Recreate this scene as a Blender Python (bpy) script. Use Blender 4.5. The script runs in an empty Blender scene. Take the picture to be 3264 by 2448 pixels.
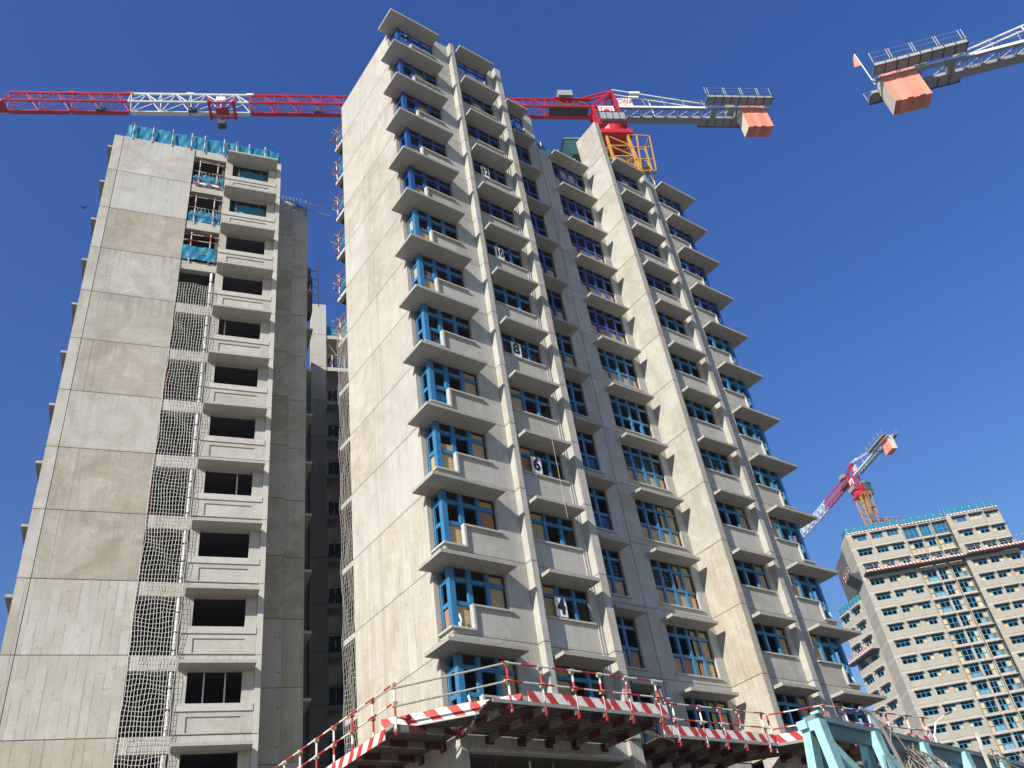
import bpy, math, random
from mathutils import Vector, Matrix, Quaternion
random.seed(7)
S = bpy.context.scene
COL = S.collection
R = math.radians

# ---------------------------------------------------------------- camera
def make_camera():
    yaw, pit, rol = R(40.93267), R(36.93632), R(9.41506)
    cy, sy, cp, sp = math.cos(yaw), math.sin(yaw), math.cos(pit), math.sin(pit)
    fw = Vector((sy*cp, cy*cp, sp)); r = Vector((cy, -sy, 0)); d = fw.cross(r)
    cr, sr = math.cos(rol), math.sin(rol)
    r2 = cr*r + sr*d; d2 = -sr*r + cr*d
    cam = bpy.data.cameras.new('camera'); o = bpy.data.objects.new('camera', cam); COL.objects.link(o)
    m = Matrix((r2, -d2, -fw)).transposed().to_4x4(); m.translation = Vector((-13.74416, -20.39411, 1.48522))
    o.matrix_world = m
    cam.sensor_width = 36; cam.lens = 36*2833.827/3264
    cam.clip_start = .1; cam.clip_end = 6000
    S.camera = o
make_camera()

# ---------------------------------------------------------------- sky, sun, exposure
SUN = Vector((-3.0, -1.0, 1.80)).normalized()            # towards the sun
EL = math.asin(SUN.z); AZ = math.atan2(SUN.x, SUN.y)      # azimuth clockwise from +Y
W = bpy.data.worlds.new('World'); S.world = W; W.use_nodes = True
nt = W.node_tree; bg = nt.nodes['Background']
sky = nt.nodes.new('ShaderNodeTexSky'); sky.sky_type = 'NISHITA'; sky.sun_disc = False
sky.sun_elevation = EL; sky.sun_rotation = AZ
sky.altitude = 0; sky.air_density = 2.0; sky.dust_density = 0.0; sky.ozone_density = 9.0
hs = nt.nodes.new('ShaderNodeHueSaturation'); hs.inputs['Saturation'].default_value = 1.18; hs.inputs['Hue'].default_value = .524
nt.links.new(sky.outputs[0], hs.inputs['Color']); nt.links.new(hs.outputs[0], bg.inputs[0]); bg.inputs[1].default_value = .093
sl = bpy.data.lights.new('sun', 'SUN'); sl.energy = 4.9; sl.angle = R(.53); sl.color = (1, .93, .81)
so = bpy.data.objects.new('sun', sl); COL.objects.link(so); so.location = (-60, -20, 60)
so.rotation_euler = (-SUN).to_track_quat('-Z', 'Y').to_euler()
S.view_settings.view_transform = 'Standard'; S.view_settings.look = 'None'
S.view_settings.exposure = 0.53; S.view_settings.gamma = 1

# ---------------------------------------------------------------- helpers
class MB:
    def __init__(s): s.v = []; s.f = []; s.m = []; s.i = 0
    def face(s, pts):
        b = len(s.v); s.v += [tuple(p) for p in pts]; s.f.append(tuple(range(b, b+len(pts)))); s.m.append(s.i); return s
    def box(s, x0, x1, y0, y1, z0, z1):
        if x0 > x1: x0, x1 = x1, x0
        if y0 > y1: y0, y1 = y1, y0
        b = len(s.v)
        s.v += [(x0,y0,z0),(x1,y0,z0),(x1,y1,z0),(x0,y1,z0),(x0,y0,z1),(x1,y0,z1),(x1,y1,z1),(x0,y1,z1)]
        for q in ((0,3,2,1),(4,5,6,7),(0,1,5,4),(1,2,6,5),(2,3,7,6),(3,0,4,7)):
            s.f.append(tuple(b+k for k in q)); s.m.append(s.i)
        return s
    def hexa(s, p):                                       # 8 corners: bottom 4 ccw, top 4 ccw
        b = len(s.v); s.v += [tuple(q) for q in p]
        for q in ((0,3,2,1),(4,5,6,7),(0,1,5,4),(1,2,6,5),(2,3,7,6),(3,0,4,7)):
            s.f.append(tuple(b+k for k in q)); s.m.append(s.i)
        return s
    def bar(s, a, b, w, h=None, up=(0,0,1)):              # rectangular bar from a to b
        h = w if h is None else h
        a = Vector(a); b = Vector(b); d = (b-a).normalized(); u = Vector(up)
        if abs(d.dot(u)) > .98: u = Vector((1,0,0))
        x = d.cross(u).normalized()*w/2; y = x.cross(d).normalized()*h/2
        return s.hexa([a-x-y, a+x-y, b+x-y, b-x-y, a-x+y, a+x+y, b+x+y, b-x+y])
    def tube(s, a, b, r, n=6, r2=None):
        a = Vector(a); b = Vector(b); d = (b-a).normalized(); r2 = r if r2 is None else r2
        u = Vector((0,0,1)) if abs(d.z) < .9 else Vector((1,0,0))
        x = d.cross(u).normalized(); y = d.cross(x)
        k = len(s.v)
        for i in range(n):
            t = 2*math.pi*i/n; o = x*math.cos(t)+y*math.sin(t)
            s.v.append(tuple(a+o*r)); s.v.append(tuple(b+o*r2))
        for i in range(n):
            j = (i+1) % n; s.f.append((k+2*i, k+2*j, k+2*j+1, k+2*i+1)); s.m.append(s.i)
        s.f.append(tuple(k+2*i for i in range(n))); s.m.append(s.i)
        s.f.append(tuple(k+2*i+1 for i in reversed(range(n)))); s.m.append(s.i)
        return s
    def path(s, pts, r, n=5):
        for a, b in zip(pts[:-1], pts[1:]): s.tube(a, b, r, n)
        return s
    def cells(s, xs, zs, solid, y0, y1):                  # wall of solid cells with holes, front at y0
        nx, nz = len(xs)-1, len(zs)-1
        ok = lambda i, j: 0 <= i < nx and 0 <= j < nz and solid(i, j)
        for i in range(nx):
            for j in range(nz):
                if not ok(i, j): continue
                a, b, c, d = xs[i], xs[i+1], zs[j], zs[j+1]
                s.face([(a,y0,c),(b,y0,c),(b,y0,d),(a,y0,d)]); s.face([(b,y1,c),(a,y1,c),(a,y1,d),(b,y1,d)])
                if not ok(i-1,j): s.face([(a,y1,c),(a,y0,c),(a,y0,d),(a,y1,d)])
                if not ok(i+1,j): s.face([(b,y0,c),(b,y1,c),(b,y1,d),(b,y0,d)])
                if not ok(i,j-1): s.face([(a,y1,c),(b,y1,c),(b,y0,c),(a,y0,c)])
                if not ok(i,j+1): s.face([(a,y0,d),(b,y0,d),(b,y1,d),(a,y1,d)])
        return s
    def wall(s, x0, x1, z0, z1, y0, y1, holes):           # rectangular holes (hx0,hx1,hz0,hz1)
        xs = sorted({x0, x1} | {h[0] for h in holes} | {h[1] for h in holes})
        zs = sorted({z0, z1} | {h[2] for h in holes} | {h[3] for h in holes})
        def solid(i, j):
            x = (xs[i]+xs[i+1])/2; z = (zs[j]+zs[j+1])/2
            return not any(h[0] < x < h[1] and h[2] < z < h[3] for h in holes)
        return s.cells(xs, zs, solid, y0, y1)
    def mesh(s, name, mats, smooth=False):
        me = bpy.data.meshes.new(name); me.from_pydata(s.v, [], s.f)
        if not isinstance(mats, (list, tuple)): mats = [mats]
        for m in mats:
            if m: me.materials.append(m)
        if len(mats) > 1: me.polygons.foreach_set('material_index', s.m)
        if smooth: me.polygons.foreach_set('use_smooth', [True]*len(me.polygons))
        me.update(); return me
    def build(s, name, mats, parent=None, loc=None, smooth=False):
        return put(name, s.mesh(name, mats, smooth), parent, loc)

def put(name, me, parent=None, loc=None, rot=None):
    o = bpy.data.objects.new(name, me); COL.objects.link(o)
    if parent: o.parent = parent
    if loc is not None: o.location = loc
    if rot is not None: o.rotation_euler = rot
    return o
def tag(o, label, cat, group=None):
    o['label'] = label; o['category'] = cat
    if group: o['group'] = group
    return o
def thing(name, label, cat, loc=(0,0,0), rz=0, group=None):
    o = bpy.data.objects.new(name, None); COL.objects.link(o); o.location = loc; o.rotation_euler = (0,0,rz)
    o.empty_display_size = .5
    return tag(o, label, cat, group)

PIPES = {}
def pipe(name, a, b, r, mat, parent=None, n=8, ext=0.0):
    """round pipe along its own Z, so that painted bands run along it"""
    a = Vector(a); b = Vector(b); d = b-a; L = round(d.length+2*ext, 2)
    a = a - d.normalized()*ext
    key = (L, r, mat.name, n)
    if key not in PIPES: PIPES[key] = MB().tube((0,0,0), (0,0,L), r, n).mesh(name, mat, False)
    o = put(name, PIPES[key], parent, a)
    o.rotation_mode = 'QUATERNION'; o.rotation_quaternion = d.to_track_quat('Z', 'Y')
    return o
def plank(name, a, b, w, h, mat, parent=None):
    """rectangular bar along its own X (length), w across, h up"""
    a = Vector(a); b = Vector(b); d = b-a; L = d.length
    o = put(name, MB().box(0, L, -w/2, w/2, -h/2, h/2).mesh(name, mat), parent, a)
    ang = math.atan2(d.y, d.x); o.rotation_euler = (0, -math.asin(max(-1, min(1, d.z/L))), ang)
    return o

def toes(a, b, z, mat, parent, h=.28, seed=1):
    rr = random.Random(seed); a = Vector(a); b = Vector(b); d = b-a; L = d.length; d.normalize(); s = 0
    while s < L-.05:
        e = min(L, s+rr.uniform(1.1,1.9)); e = L if L-e < .4 else e
        z0 = z+rr.uniform(-.012,.012)
        plank('toe_board', a+d*s+Vector((0,0,z0)), a+d*(e-.012)+Vector((0,0,z0+rr.uniform(-.012,.012))), .028, h+rr.uniform(-.015,.015), mat, parent); s = e
# ---------------------------------------------------------------- materials
class N:
    def __init__(s, name):
        s.m = bpy.data.materials.new(name); s.m.use_nodes = True; s.t = s.m.node_tree
        s.b = s.t.nodes['Principled BSDF']
    def n(s, typ, **k):
        o = s.t.nodes.new('ShaderNode'+typ)
        for a, v in k.items(): setattr(o, a, v)
        return o
    def l(s, a, b): s.t.links.new(a, b)
    def math(s, op, a, b=None, c=None):
        o = s.n('Math', operation=op)
        for i, v in enumerate((a, b, c)):
            if v is None: continue
            if hasattr(v, 'links'): s.l(v, o.inputs[i])
            else: o.inputs[i].default_value = v
        return o.outputs[0]
    def mix(s, f, a, b, blend='MIX'):
        o = s.n('Mix', data_type='RGBA', blend_type=blend)
        for i, v in ((0, f), (6, a), (7, b)):
            if hasattr(v, 'links'): s.l(v, o.inputs[i])
            else: o.inputs[i].default_value = v if i == 0 else (*v, 1)[:4]
        return o.outputs[2]
    def ramp(s, v, a, b):
        o = s.n('MapRange'); o.inputs[1].default_value = a; o.inputs[2].default_value = b
        s.l(v, o.inputs[0]); return o.outputs[0]
    def noise(s, vec, sc, det=4, rough=.55, dist=0.0):
        o = s.n('TexNoise'); o.inputs['Scale'].default_value = sc; o.inputs['Detail'].default_value = det
        o.inputs['Roughness'].default_value = rough; o.inputs['Distortion'].default_value = dist
        s.l(vec, o.inputs['Vector']); return o.outputs[0]
    def map(s, vec, sc):
        o = s.n('Mapping'); o.inputs['Scale'].default_value = sc; s.l(vec, o.inputs[0]); return o.outputs[0]
    def grey(s, v):
        o = s.n('CombineColor')
        for i in range(3): s.l(v, o.inputs[i])
        return o.outputs[0]
    def vec(s, spread=1.0):                               # object coordinates shifted per object
        tc = s.n('TexCoord'); oi = s.n('ObjectInfo'); s.oi = oi; s.rnd = oi.outputs['Random']; s.obj = tc.outputs['Object']
        add = s.n('VectorMath', operation='ADD'); s.l(tc.outputs['Object'], add.inputs[0])
        k = s.math('MULTIPLY', s.rnd, 71.0*spread); cb = s.n('CombineXYZ')
        for i in range(3): s.l(k, cb.inputs[i])
        s.l(cb.outputs[0], add.inputs[1]); return add.outputs[0]
    def bump(s, h, st, dist):
        o = s.n('Bump'); o.inputs['Strength'].default_value = st; o.inputs['Distance'].default_value = dist
        s.l(h, o.inputs['Height']); s.l(o.outputs[0], s.b.inputs['Normal'])
    def done(s, col, rough=.8, metal=0, spec=None):
        if hasattr(col, 'links'): s.l(col, s.b.inputs['Base Color'])
        else: s.b.inputs['Base Color'].default_value = (*col, 1)
        s.b.inputs['Roughness'].default_value = rough; s.b.inputs['Metallic'].default_value = metal
        if spec is not None: s.b.inputs['Specular IOR Level'].default_value = spec
        return s.m

def concrete(name, c1, c2, boards=0.0, drips=None, var=.16, mott=1.0, runs=0.0):
    k = N(name); v = k.vec()
    big = k.ramp(k.noise(v, .62, 6, .62, 1.2), .34, .64)
    f = k.math('ADD', k.math('MULTIPLY', big, .62*mott), k.math('MULTIPLY', k.math('SUBTRACT', k.rnd, .45), 1.0))
    col = k.mix(f, c1, c2); k.t.nodes[-1].clamp_factor = True
    st = k.ramp(k.noise(k.map(v, (3.2, 3.2, .10)), 1.6, 5, .65), .35, .75)
    col = k.mix(k.math('MULTIPLY', st, .17), col, (c2[0]*.55, c2[1]*.52, c2[2]*.47))
    cl = k.ramp(k.noise(v, 1.3, 7, .68, .8), .50, .72)
    col = k.mix(k.math('MULTIPLY', cl, .34), col, (c1[0]*1.25, c1[1]*1.26, c1[2]*1.30))
    fine = k.ramp(k.noise(v, 16, 4, .7), .25, .8)
    col = k.mix(.22, col, k.grey(fine), 'SOFT_LIGHT')
    tone = k.math('ADD', k.math('MULTIPLY', k.rnd, var), 1-var/2)
    col = k.mix(1.0, col, k.grey(tone), 'MULTIPLY')
    col = k.mix(1.0, col, k.oi.outputs['Color'], 'MULTIPLY')
    pits = k.ramp(k.noise(v, 5.5, 1, .5), .735 if not boards else .70, .76 if not boards else .73)
    col = k.mix(k.math('MULTIPLY', pits, .28), col, (c2[0]*.4, c2[1]*.4, c2[2]*.4))
    h = k.noise(v, 24, 3)
    if boards:
        sx = k.n('SeparateXYZ'); k.l(k.obj, sx.inputs[0])
        xy = k.math('ADD', sx.outputs[0], sx.outputs[1])
        q = k.math('DIVIDE', xy, boards); fr = k.math('FRACT', q); fl = k.math('FLOOR', q)
        line = k.math('LESS_THAN', fr, .09)
        wn = k.n('TexWhiteNoise', noise_dimensions='2D'); cb = k.n('CombineXYZ')
        lev = k.math('FLOOR', k.math('ADD', k.math('DIVIDE', sx.outputs[2], 1.55), k.math('MULTIPLY', fl, .37)))
        k.l(fl, cb.inputs[0]); k.l(lev, cb.inputs[1]); k.l(cb.outputs[0], wn.inputs['Vector'])
        col = k.mix(k.math('MULTIPLY', wn.outputs[0], .38), col, (c2[0]*.78, c2[1]*.72, c2[2]*.58))
        wob = k.ramp(k.noise(k.map(v, (1, 1, .5)), 2.2, 3), .4, .6)
        col = k.mix(k.math('MULTIPLY', k.math('MULTIPLY', line, wob), .55), col, (c2[0]*.38, c2[1]*.37, c2[2]*.35))
        h = k.math('SUBTRACT', h, k.math('MULTIPLY', line, .8))
    if drips is not None:                                 # long dirty run-off marks
        sx = k.n('SeparateXYZ'); k.l(k.obj, sx.inputs[0])
        xy = k.math('ADD', sx.outputs[0], sx.outputs[1])
        w = k.ramp(k.math('ABSOLUTE', k.math('SUBTRACT', xy, drips)), .60, .1)
        d = k.ramp(k.noise(k.map(v, (13, 13, .05)), 1.3, 3), .50, .66)
        col = k.mix(k.math('MULTIPLY', k.math('MULTIPLY', w, d), .42), col, (c2[0]*.45, c2[1]*.46, c2[2]*.45))
    if runs:                                              # rain runs starting at the joint above
        sx = k.n('SeparateXYZ'); k.l(k.obj, sx.inputs[0])
        top = k.ramp(sx.outputs[2], 1.2, 2.8)
        d = k.ramp(k.noise(k.map(v, (9, 9, .12)), 1.2, 4), .48, .70)
        col = k.mix(k.math('MULTIPLY', k.math('MULTIPLY', top, d), runs), col, (c2[0]*.5, c2[1]*.49, c2[2]*.45))
        edge = k.ramp(k.math('ADD', sx.outputs[2], k.math('MULTIPLY', k.noise(v, 9, 3), .25)), .22, .10)
        col = k.mix(k.math('MULTIPLY', edge, .30), col, (c2[0]*.6, c2[1]*.58, c2[2]*.52))
    k.bump(h, .25, .02)
    return k.done(col, .9, spec=.25)

def flat(name, c, rough=.6, metal=0, dirt=.25, sc=6, var=.1, spec=.4):
    k = N(name); v = k.vec()
    f = k.ramp(k.noise(v, sc, 5, .65), .4, .75)
    col = k.mix(k.math('MULTIPLY', f, dirt), c, tuple(x*.45+.01 for x in c))
    tone = k.math('ADD', k.math('MULTIPLY', k.rnd, var), 1-var/2)
    col = k.mix(1.0, col, k.grey(tone), 'MULTIPLY')
    return k.done(col, rough, metal, spec)

def striped(name, axis, period, slant=0.0, red=(.50,.022,.02), white=(.74,.72,.67), duty=.5, dirt=.3):
    k = N(name); v = k.vec(); sx = k.n('SeparateXYZ'); k.l(k.obj, sx.inputs[0])
    c = sx.outputs[axis]
    if slant: c = k.math('ADD', c, k.math('MULTIPLY', sx.outputs[2], slant))
    fr = k.math('FRACT', k.math('ADD', k.math('DIVIDE', c, period), k.math('MULTIPLY', k.rnd, 1.0 if not slant else 0.0)))
    col = k.mix(k.math('LESS_THAN', fr, duty), white, red)
    g = k.ramp(k.noise(v, 9, 5, .7), .42, .72)
    col = k.mix(k.math('MULTIPLY', g, dirt), col, (.22,.17,.14))
    return k.done(col, .55, 0, .35)

def film(name, c, c2):
    k = N(name); v = k.vec()
    f = k.ramp(k.noise(k.map(v, (4, 4, 1.2)), 5, 5, .7), .35, .7)
    col = k.mix(f, c, c2)
    g = k.ramp(k.noise(v, 14, 4, .7), .62, .78)
    col = k.mix(k.math('MULTIPLY', g, .35), col, (.35,.46,.55))
    k.bump(k.noise(v, 18, 3), .5, .02)
    return k.done(col, .38, 0, .5)

def plywood(name):
    k = N(name); v = k.vec()
    g = k.noise(k.map(v, (1.2, 1.2, 9)), 3.5, 5, .6)
    a = k.mix(k.ramp(g, .3, .7), (.50,.37,.20), (.41,.28,.14))
    f = k.ramp(k.rnd, .92, .95)
    a = k.mix(f, a, (.40,.17,.09))
    s = k.ramp(k.noise(v, 1.8, 3), .5, .7)
    a = k.mix(k.math('MULTIPLY', s, .25), a, (.62,.50,.30))
    return k.done(a, .75, 0, .3)

CONC = concrete('concrete_grey', (.48,.47,.43), (.345,.33,.285), runs=.38)
GABLE = concrete('concrete_gable', (.475,.465,.425), (.34,.32,.272), var=.12, drips=4.55, runs=.35, mott=1.1)
GABLEB = concrete('concrete_board_marked', (.50,.488,.445), (.39,.355,.285), boards=.26)
APAN = concrete('concrete_panel', (.46,.452,.42), (.30,.277,.23), var=.12, mott=1.15, runs=.4)
APAND = concrete('concrete_panel_stained', (.46,.452,.42), (.30,.277,.23), drips=.95, var=.12, mott=1.15, runs=.4)
APANB = concrete('concrete_panel_board_marked', (.47,.462,.425), (.36,.335,.28), boards=.30)
SHADE = concrete('concrete_sunshade', (.40,.388,.352), (.325,.31,.27), mott=.7, var=.1)
LEDGE = concrete('concrete_ledge', (.50,.488,.455), (.41,.393,.352), mott=.5, var=.08)
CORE = concrete('concrete_shade_toned', (.13,.125,.115), (.09,.087,.08))  # concrete darkened in colour to stand for unlit rooms
FAR = concrete('concrete_far', (.47,.447,.392), (.37,.345,.29), var=.12, runs=.3)
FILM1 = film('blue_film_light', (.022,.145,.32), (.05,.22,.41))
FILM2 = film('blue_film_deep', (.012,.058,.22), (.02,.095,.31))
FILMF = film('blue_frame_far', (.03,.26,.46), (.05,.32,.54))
DARKSEAL = flat('black_sealant', (.02,.02,.02), .8)
PLY = plywood('plywood')
FARS = flat('far_blue_sheet', (.16,.30,.38), .7, dirt=.4, sc=2, var=.3)
FARPLY = flat('plywood_far', (.62,.43,.20), .8, var=.35)
TARP = flat('blue_tarpaulin', (.015,.19,.33), .55, dirt=.4, sc=3)
TARPD = flat('blue_mesh_sheet', (.015,.10,.22), .6, dirt=.5, sc=4)
PIPE = striped('pipe_red_white', 2, 1.05)
PIPES_ = striped('pipe_red_white_short', 2, .75)
PIPEW = striped('pipe_worn_red_white', 2, .8, red=(.30,.055,.045), white=(.56,.53,.47), duty=.38, dirt=.6)
GALV = flat('galvanised_pipe', (.33,.32,.29), .5, .3, dirt=.5)
RUST = flat('rusty_pipe', (.26,.14,.09), .7, .1, dirt=.5)
CLAMP = flat('coupler_steel', (.48,.42,.28), .6, .2)
TOE = striped('toe_board_red_white', 0, .62, slant=.75, duty=.46, red=(.50,.03,.025), white=(.76,.74,.69), dirt=.34)
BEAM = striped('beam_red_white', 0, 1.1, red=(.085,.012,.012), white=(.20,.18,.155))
DECK = flat('deck_timber', (.085,.066,.05), .9, dirt=.6, sc=4, var=.5)
NETM = flat('net_rope', (.66,.65,.60), .8, dirt=.2)
NETD = flat('net_rope_dull', (.44,.42,.36), .8, dirt=.4)
SHEETD = flat('shade_toned_blue_sheet', (.012,.04,.075), .8, dirt=.5)  # blue guard sheet with the shade of the gap put into its colour
PVC = flat('white_drain_pipe', (.72,.73,.73), .4, dirt=.3)
SIGN = flat('white_sign_board', (.78,.78,.76), .5, dirt=.05)
INK = flat('dark_ink', (.01,.012,.03), .6, dirt=0)
CRED = flat('crane_red', (.48,.012,.025), .45, dirt=.25, sc=2)
CWHITE = flat('crane_white', (.74,.75,.74), .45, dirt=.15, sc=2)
CGREY = flat('crane_grey', (.30,.33,.33), .55, .1, dirt=.3, sc=2)
CPANEL = flat('crane_mesh_panel', (.30,.34,.36), .6, dirt=.4)
CDARK = flat('crane_dark_steel', (.05,.055,.06), .6)
CYEL = flat('mast_ochre', (.50,.27,.045), .55, dirt=.4, sc=2)
PINK = flat('ballast_pink', (.74,.25,.18), .8, dirt=.25, sc=2, var=.3)
BALL = flat('ballast_concrete', (.60,.55,.45), .85, dirt=.2, sc=2)
GLASS = N('cab_glass').done((.03,.10,.08), .08, 0, .8)
LENS = N('lamp_lens').done((.25,.26,.26), .2, 0, .6)
TEAL = flat('pale_teal_paint', (.33,.60,.60), .6, dirt=.55, sc=7)
TEALD = flat('weathered_teal_paint', (.15,.235,.245), .7, dirt=.5, sc=4)
GRIT = flat('dusty_ground', (.20,.184,.156), .95, dirt=.4, sc=.3)
WIRE = flat('wire_grey', (.30,.26,.20), .7)
YELB = striped('pipe_blue_yellow', 2, .9, red=(.03,.15,.42), white=(.60,.50,.22))

# ---------------------------------------------------------------- ground
g = MB().box(-900, 1500, -700, 1500, -.35, -.1).build('ground', GRIT); g['kind'] = 'structure'

H = 2.8
GAP = .02
# ================================================================ main tower
B = thing('apartment_tower', 'grey concrete tower in the middle with stacked sunshade slabs and blue window frames', 'tower', (0,0,0))
def floors(bay): return range(3, 16) if bay <= 3 else range(3, 15)
MX = 21.25                                                # bay 6 mirrors bay 1
def mirrored(mb):
    o = MB(); o.v = [(MX-x, y, z) for x, y, z in mb.v]; o.f = [tuple(reversed(f)) for f in mb.f]; o.m = list(mb.m); return o

# panels run from joint to joint: local z 0 = joint, height 2.8; window head at 2.24
HD = H-.56
def bay1_panel():
    m = MB(); z1 = H-GAP
    m.wall(.62, 3.785, 0, z1, .63, .80, [(.62, 1.42, .14, HD), (1.42, 2.87, .95, HD)])
    m.box(.622, .78, .802, 1.345, 0, .14); m.box(.622, .78, .802, 1.345, HD, z1)
    m.box(3.30, 3.785, .802, 1.2, 0, z1)
    return m
def bay1_sill():
    m = MB()
    m.box(.53, 1.44, .54, .72, .13, .19); m.box(.53, .70, .723, 1.34, .13, .19)
    m.box(1.37, 1.45, .54, .72, .193, .925); m.box(1.37, 2.95, .538, .72, .927, .985)
    return m
def bay1_frame():
    m = MB(); t = HD
    m.box(.70, .90, .70, .90, .20, t-.05)                 # corner post
    m.box(1.39, 1.55, .72, .84, .95, t-.05); m.box(1.41, 1.47, .72, .84, .2, .95)
    m.box(2.10, 2.24, .73, .83, .99, t-.05); m.i = 1; m.box(2.80, 2.86, .76, .82, .99, t-.05); m.i = 0
    for x0, x1 in ((.90, 1.39), (1.55, 2.10), (2.24, 2.80)):
        m.box(x0, x1, .74, .83, t-.49, t-.34)
        m.i = 1; m.box(x0, x1, .77, .81, t-.09, t-.05); m.i = 0
    m.box(.90, 1.41, .74, .83, t-1.27, t-1.13); m.box(.90, 1.41, .75, .81, .2, .25)
    m.i = 1; m.box(1.55, 2.80, .76, .81, .99, 1.03); m.i = 0
    m.box(.72, .80, 1.24, 1.31, .2, t-.05)                # side window facing the gable end
    for a, b in ((t-.49, t-.34), (t-1.27, t-1.13), (t-.09, t-.05), (.2, .25)):
        m.box(.73, .81, .90, 1.24, a, b)
    return m
def rect_frame(x0, x1, y, z0, z1, mull, trans, w=.125):
    m = MB(); m.i = 1
    m.box(x0, x0+.05, y+.02, y+.08, z0, z1); m.box(x1-.05, x1, y+.02, y+.08, z0, z1); m.i = 0
    ed = [x0+.06] + [c for u in mull for c in (u-w/2, u+w/2)] + [x1-.06]
    for u in mull: m.box(u-w/2, u+w/2, y-.02, y+.09, z0, z1)
    for a, b in zip(ed[::2], ed[1::2]):
        for c in trans: m.box(a, b, y-.01, y+.08, c-.06, c+.06)
        m.i = 1; m.box(a, b, y+.02, y+.07, z0, z0+.04); m.box(a, b, y+.02, y+.07, z1-.04, z1); m.i = 0
    return m
def shade_bay1():
    m = MB(); p = [(0,0),(2.9,0),(2.9,.628),(.618,.628),(.618,1.36),(0,1.36)]
    def pr(poly, z0, z1):
        b = len(m.v); n = len(poly); m.v += [(x,y,z0) for x,y in poly]+[(x,y,z1) for x,y in poly]
        m.f.append(tuple(b+i for i in reversed(range(n)))); m.f.append(tuple(b+n+i for i in range(n)))
        for i in range(n): j = (i+1) % n; m.f.append((b+i, b+j, b+n+j, b+n+i))
        m.m += [0]*(n+2)
    pr(p, 0, .12); return m
SH = {1: shade_bay1(), 2: MB().box(4.16,6.36,-.07,.657,0,.12), 3: MB().box(8.3,9.80,1.36,1.997,0,.12),
      4: MB().box(11.18,13.72,1.36,1.977,0,.12), 5: MB().box(14.66,16.93,0,.647,0,.12), 6: mirrored(shade_bay1())}
PAN = {1: bay1_panel(),
       2: MB().wall(4.035, 6.745, 0, H-GAP, .66, .84, [(4.38, 6.37, 1.02, HD)]),
       3: MB().wall(7.105, 10.49, 0, H-GAP, 2.0, 2.18, [(8.55, 9.77, .27, HD)]),
       4: MB().wall(10.51, 14.165, 0, H-GAP, 1.98, 2.16, [(11.35, 13.70, .28, HD)]),
       5: MB().wall(14.505, 17.195, 0, H-GAP, .65, .83, [(14.92, 16.87, 1.0, HD)]),
       6: mirrored(bay1_panel())}
SILL = {1: bay1_sill(), 2: MB().box(4.30,6.45,.585,.78,.965,1.025), 3: MB().box(8.45,9.87,1.93,2.1,.22,.28),
        4: MB().box(11.25,13.80,1.91,2.1,.225,.285), 5: MB().box(14.85,16.95,.575,.77,.945,1.005), 6: mirrored(bay1_sill())}
FRM = {1: bay1_frame(), 2: rect_frame(4.40,6.35,.74,1.03,HD-.04,(5.03,5.75),(HD-.40,)),
       3: rect_frame(8.57,9.75,2.07,.29,HD-.04,(9.15,),(HD-.40,HD-1.20)),
       4: rect_frame(11.37,13.68,2.05,.30,HD-.04,(11.88,12.50,13.11),(HD-.40,HD-1.21)),
       5: rect_frame(14.94,16.85,.73,1.01,HD-.04,(15.52,16.27),(HD-.40,)), 6: mirrored(bay1_frame())}
PANm = {b: PAN[b].mesh('wall_panel', CONC) for b in PAN}
SHm = {b: SH[b].mesh('sunshade_slab', SHADE) for b in SH}
SILm = {b: SILL[b].mesh('window_sill', LEDGE) for b in SILL}
FRm = {(b, k): FRM[b].mesh('window_frame', [f, DARKSEAL]) for b in FRM for k, f in ((0, FILM1), (1, FILM2))}
WIN = {}; JR = random.Random(5)
for b in range(1, 7):
    for k in floors(b):
        zj = H*k+.56
        put('wall_panel', PANm[b], B, (0,0,zj))
        put('sunshade_slab', SHm[b], B, (JR.uniform(-.012,.012),0,zj+HD+JR.uniform(-.012,.012)), (0,R(JR.uniform(-.12,.12)),0))
        put('window_sill', SILm[b], B, (0,0,zj))
        WIN[b,k] = put('window_frame', FRm[b, 1 if k >= 11-(b in (3,4)) else 0], B, (0,0,zj))
BRD = {}
def board(b, k, x0, x1, z0, z1, y):
    key = (round(x1-x0,2), round(z1-z0,2))
    if key not in BRD: BRD[key] = MB().box(0, key[0], 0, .018, 0, key[1]).mesh('plywood_board', PLY)
    put('plywood_board', BRD[key], WIN[b,k], (x0, y, z0))
def sideboard(b, k, x, y0, y1, z0, z1):
    put('plywood_board', MB().box(0,.018,0,y1-y0,0,z1-z0).mesh('plywood_board', PLY), WIN[b,k], (x,y0,z0))
T = HD
for k in floors(1):
    if k <= 7: 
        board(1,k,2.24,2.80,1.03,T-.49,.80); board(1,k,2.24,2.80,T-.34,T-.09,.80)
    if k in (13,14): board(1,k,1.55,2.10,1.03,T-.49,.80)
    if k in (3,4,5,6,9,10,11,12): board(1,k,.90,1.41,.25,T-1.27,.80)
    if k == 6: board(1,k,.90,1.41,T-1.13,T-.85,.80)
    if k in (4,6): sideboard(1,k,.79,.90,1.24,.25,T-1.27)
    if k in (9,10): sideboard(1,k,.79,.90,1.24,T-1.13,T-.49)
    if k in (7,8):                                        # blue sheet leaning in the low light
        MB().face([(.93,.84,.25),(1.38,.84,.25),(1.38,.86,.80 if k == 8 else .93),(.95,.86,.30 if k == 8 else .9)]).build('blue_sheet', TARP, WIN[1,k])
for k in floors(2):
    if k <= 7: board(2,k,4.46,4.955,1.07,T-.475,.80); board(2,k,4.46,4.955,T-.325,T-.08,.80)
    if k in (14,): board(2,k,5.10,5.67,1.07,T-.475,.80)
    if k in (15,): board(2,k,5.82,6.28,1.07,1.4,.80)
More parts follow.
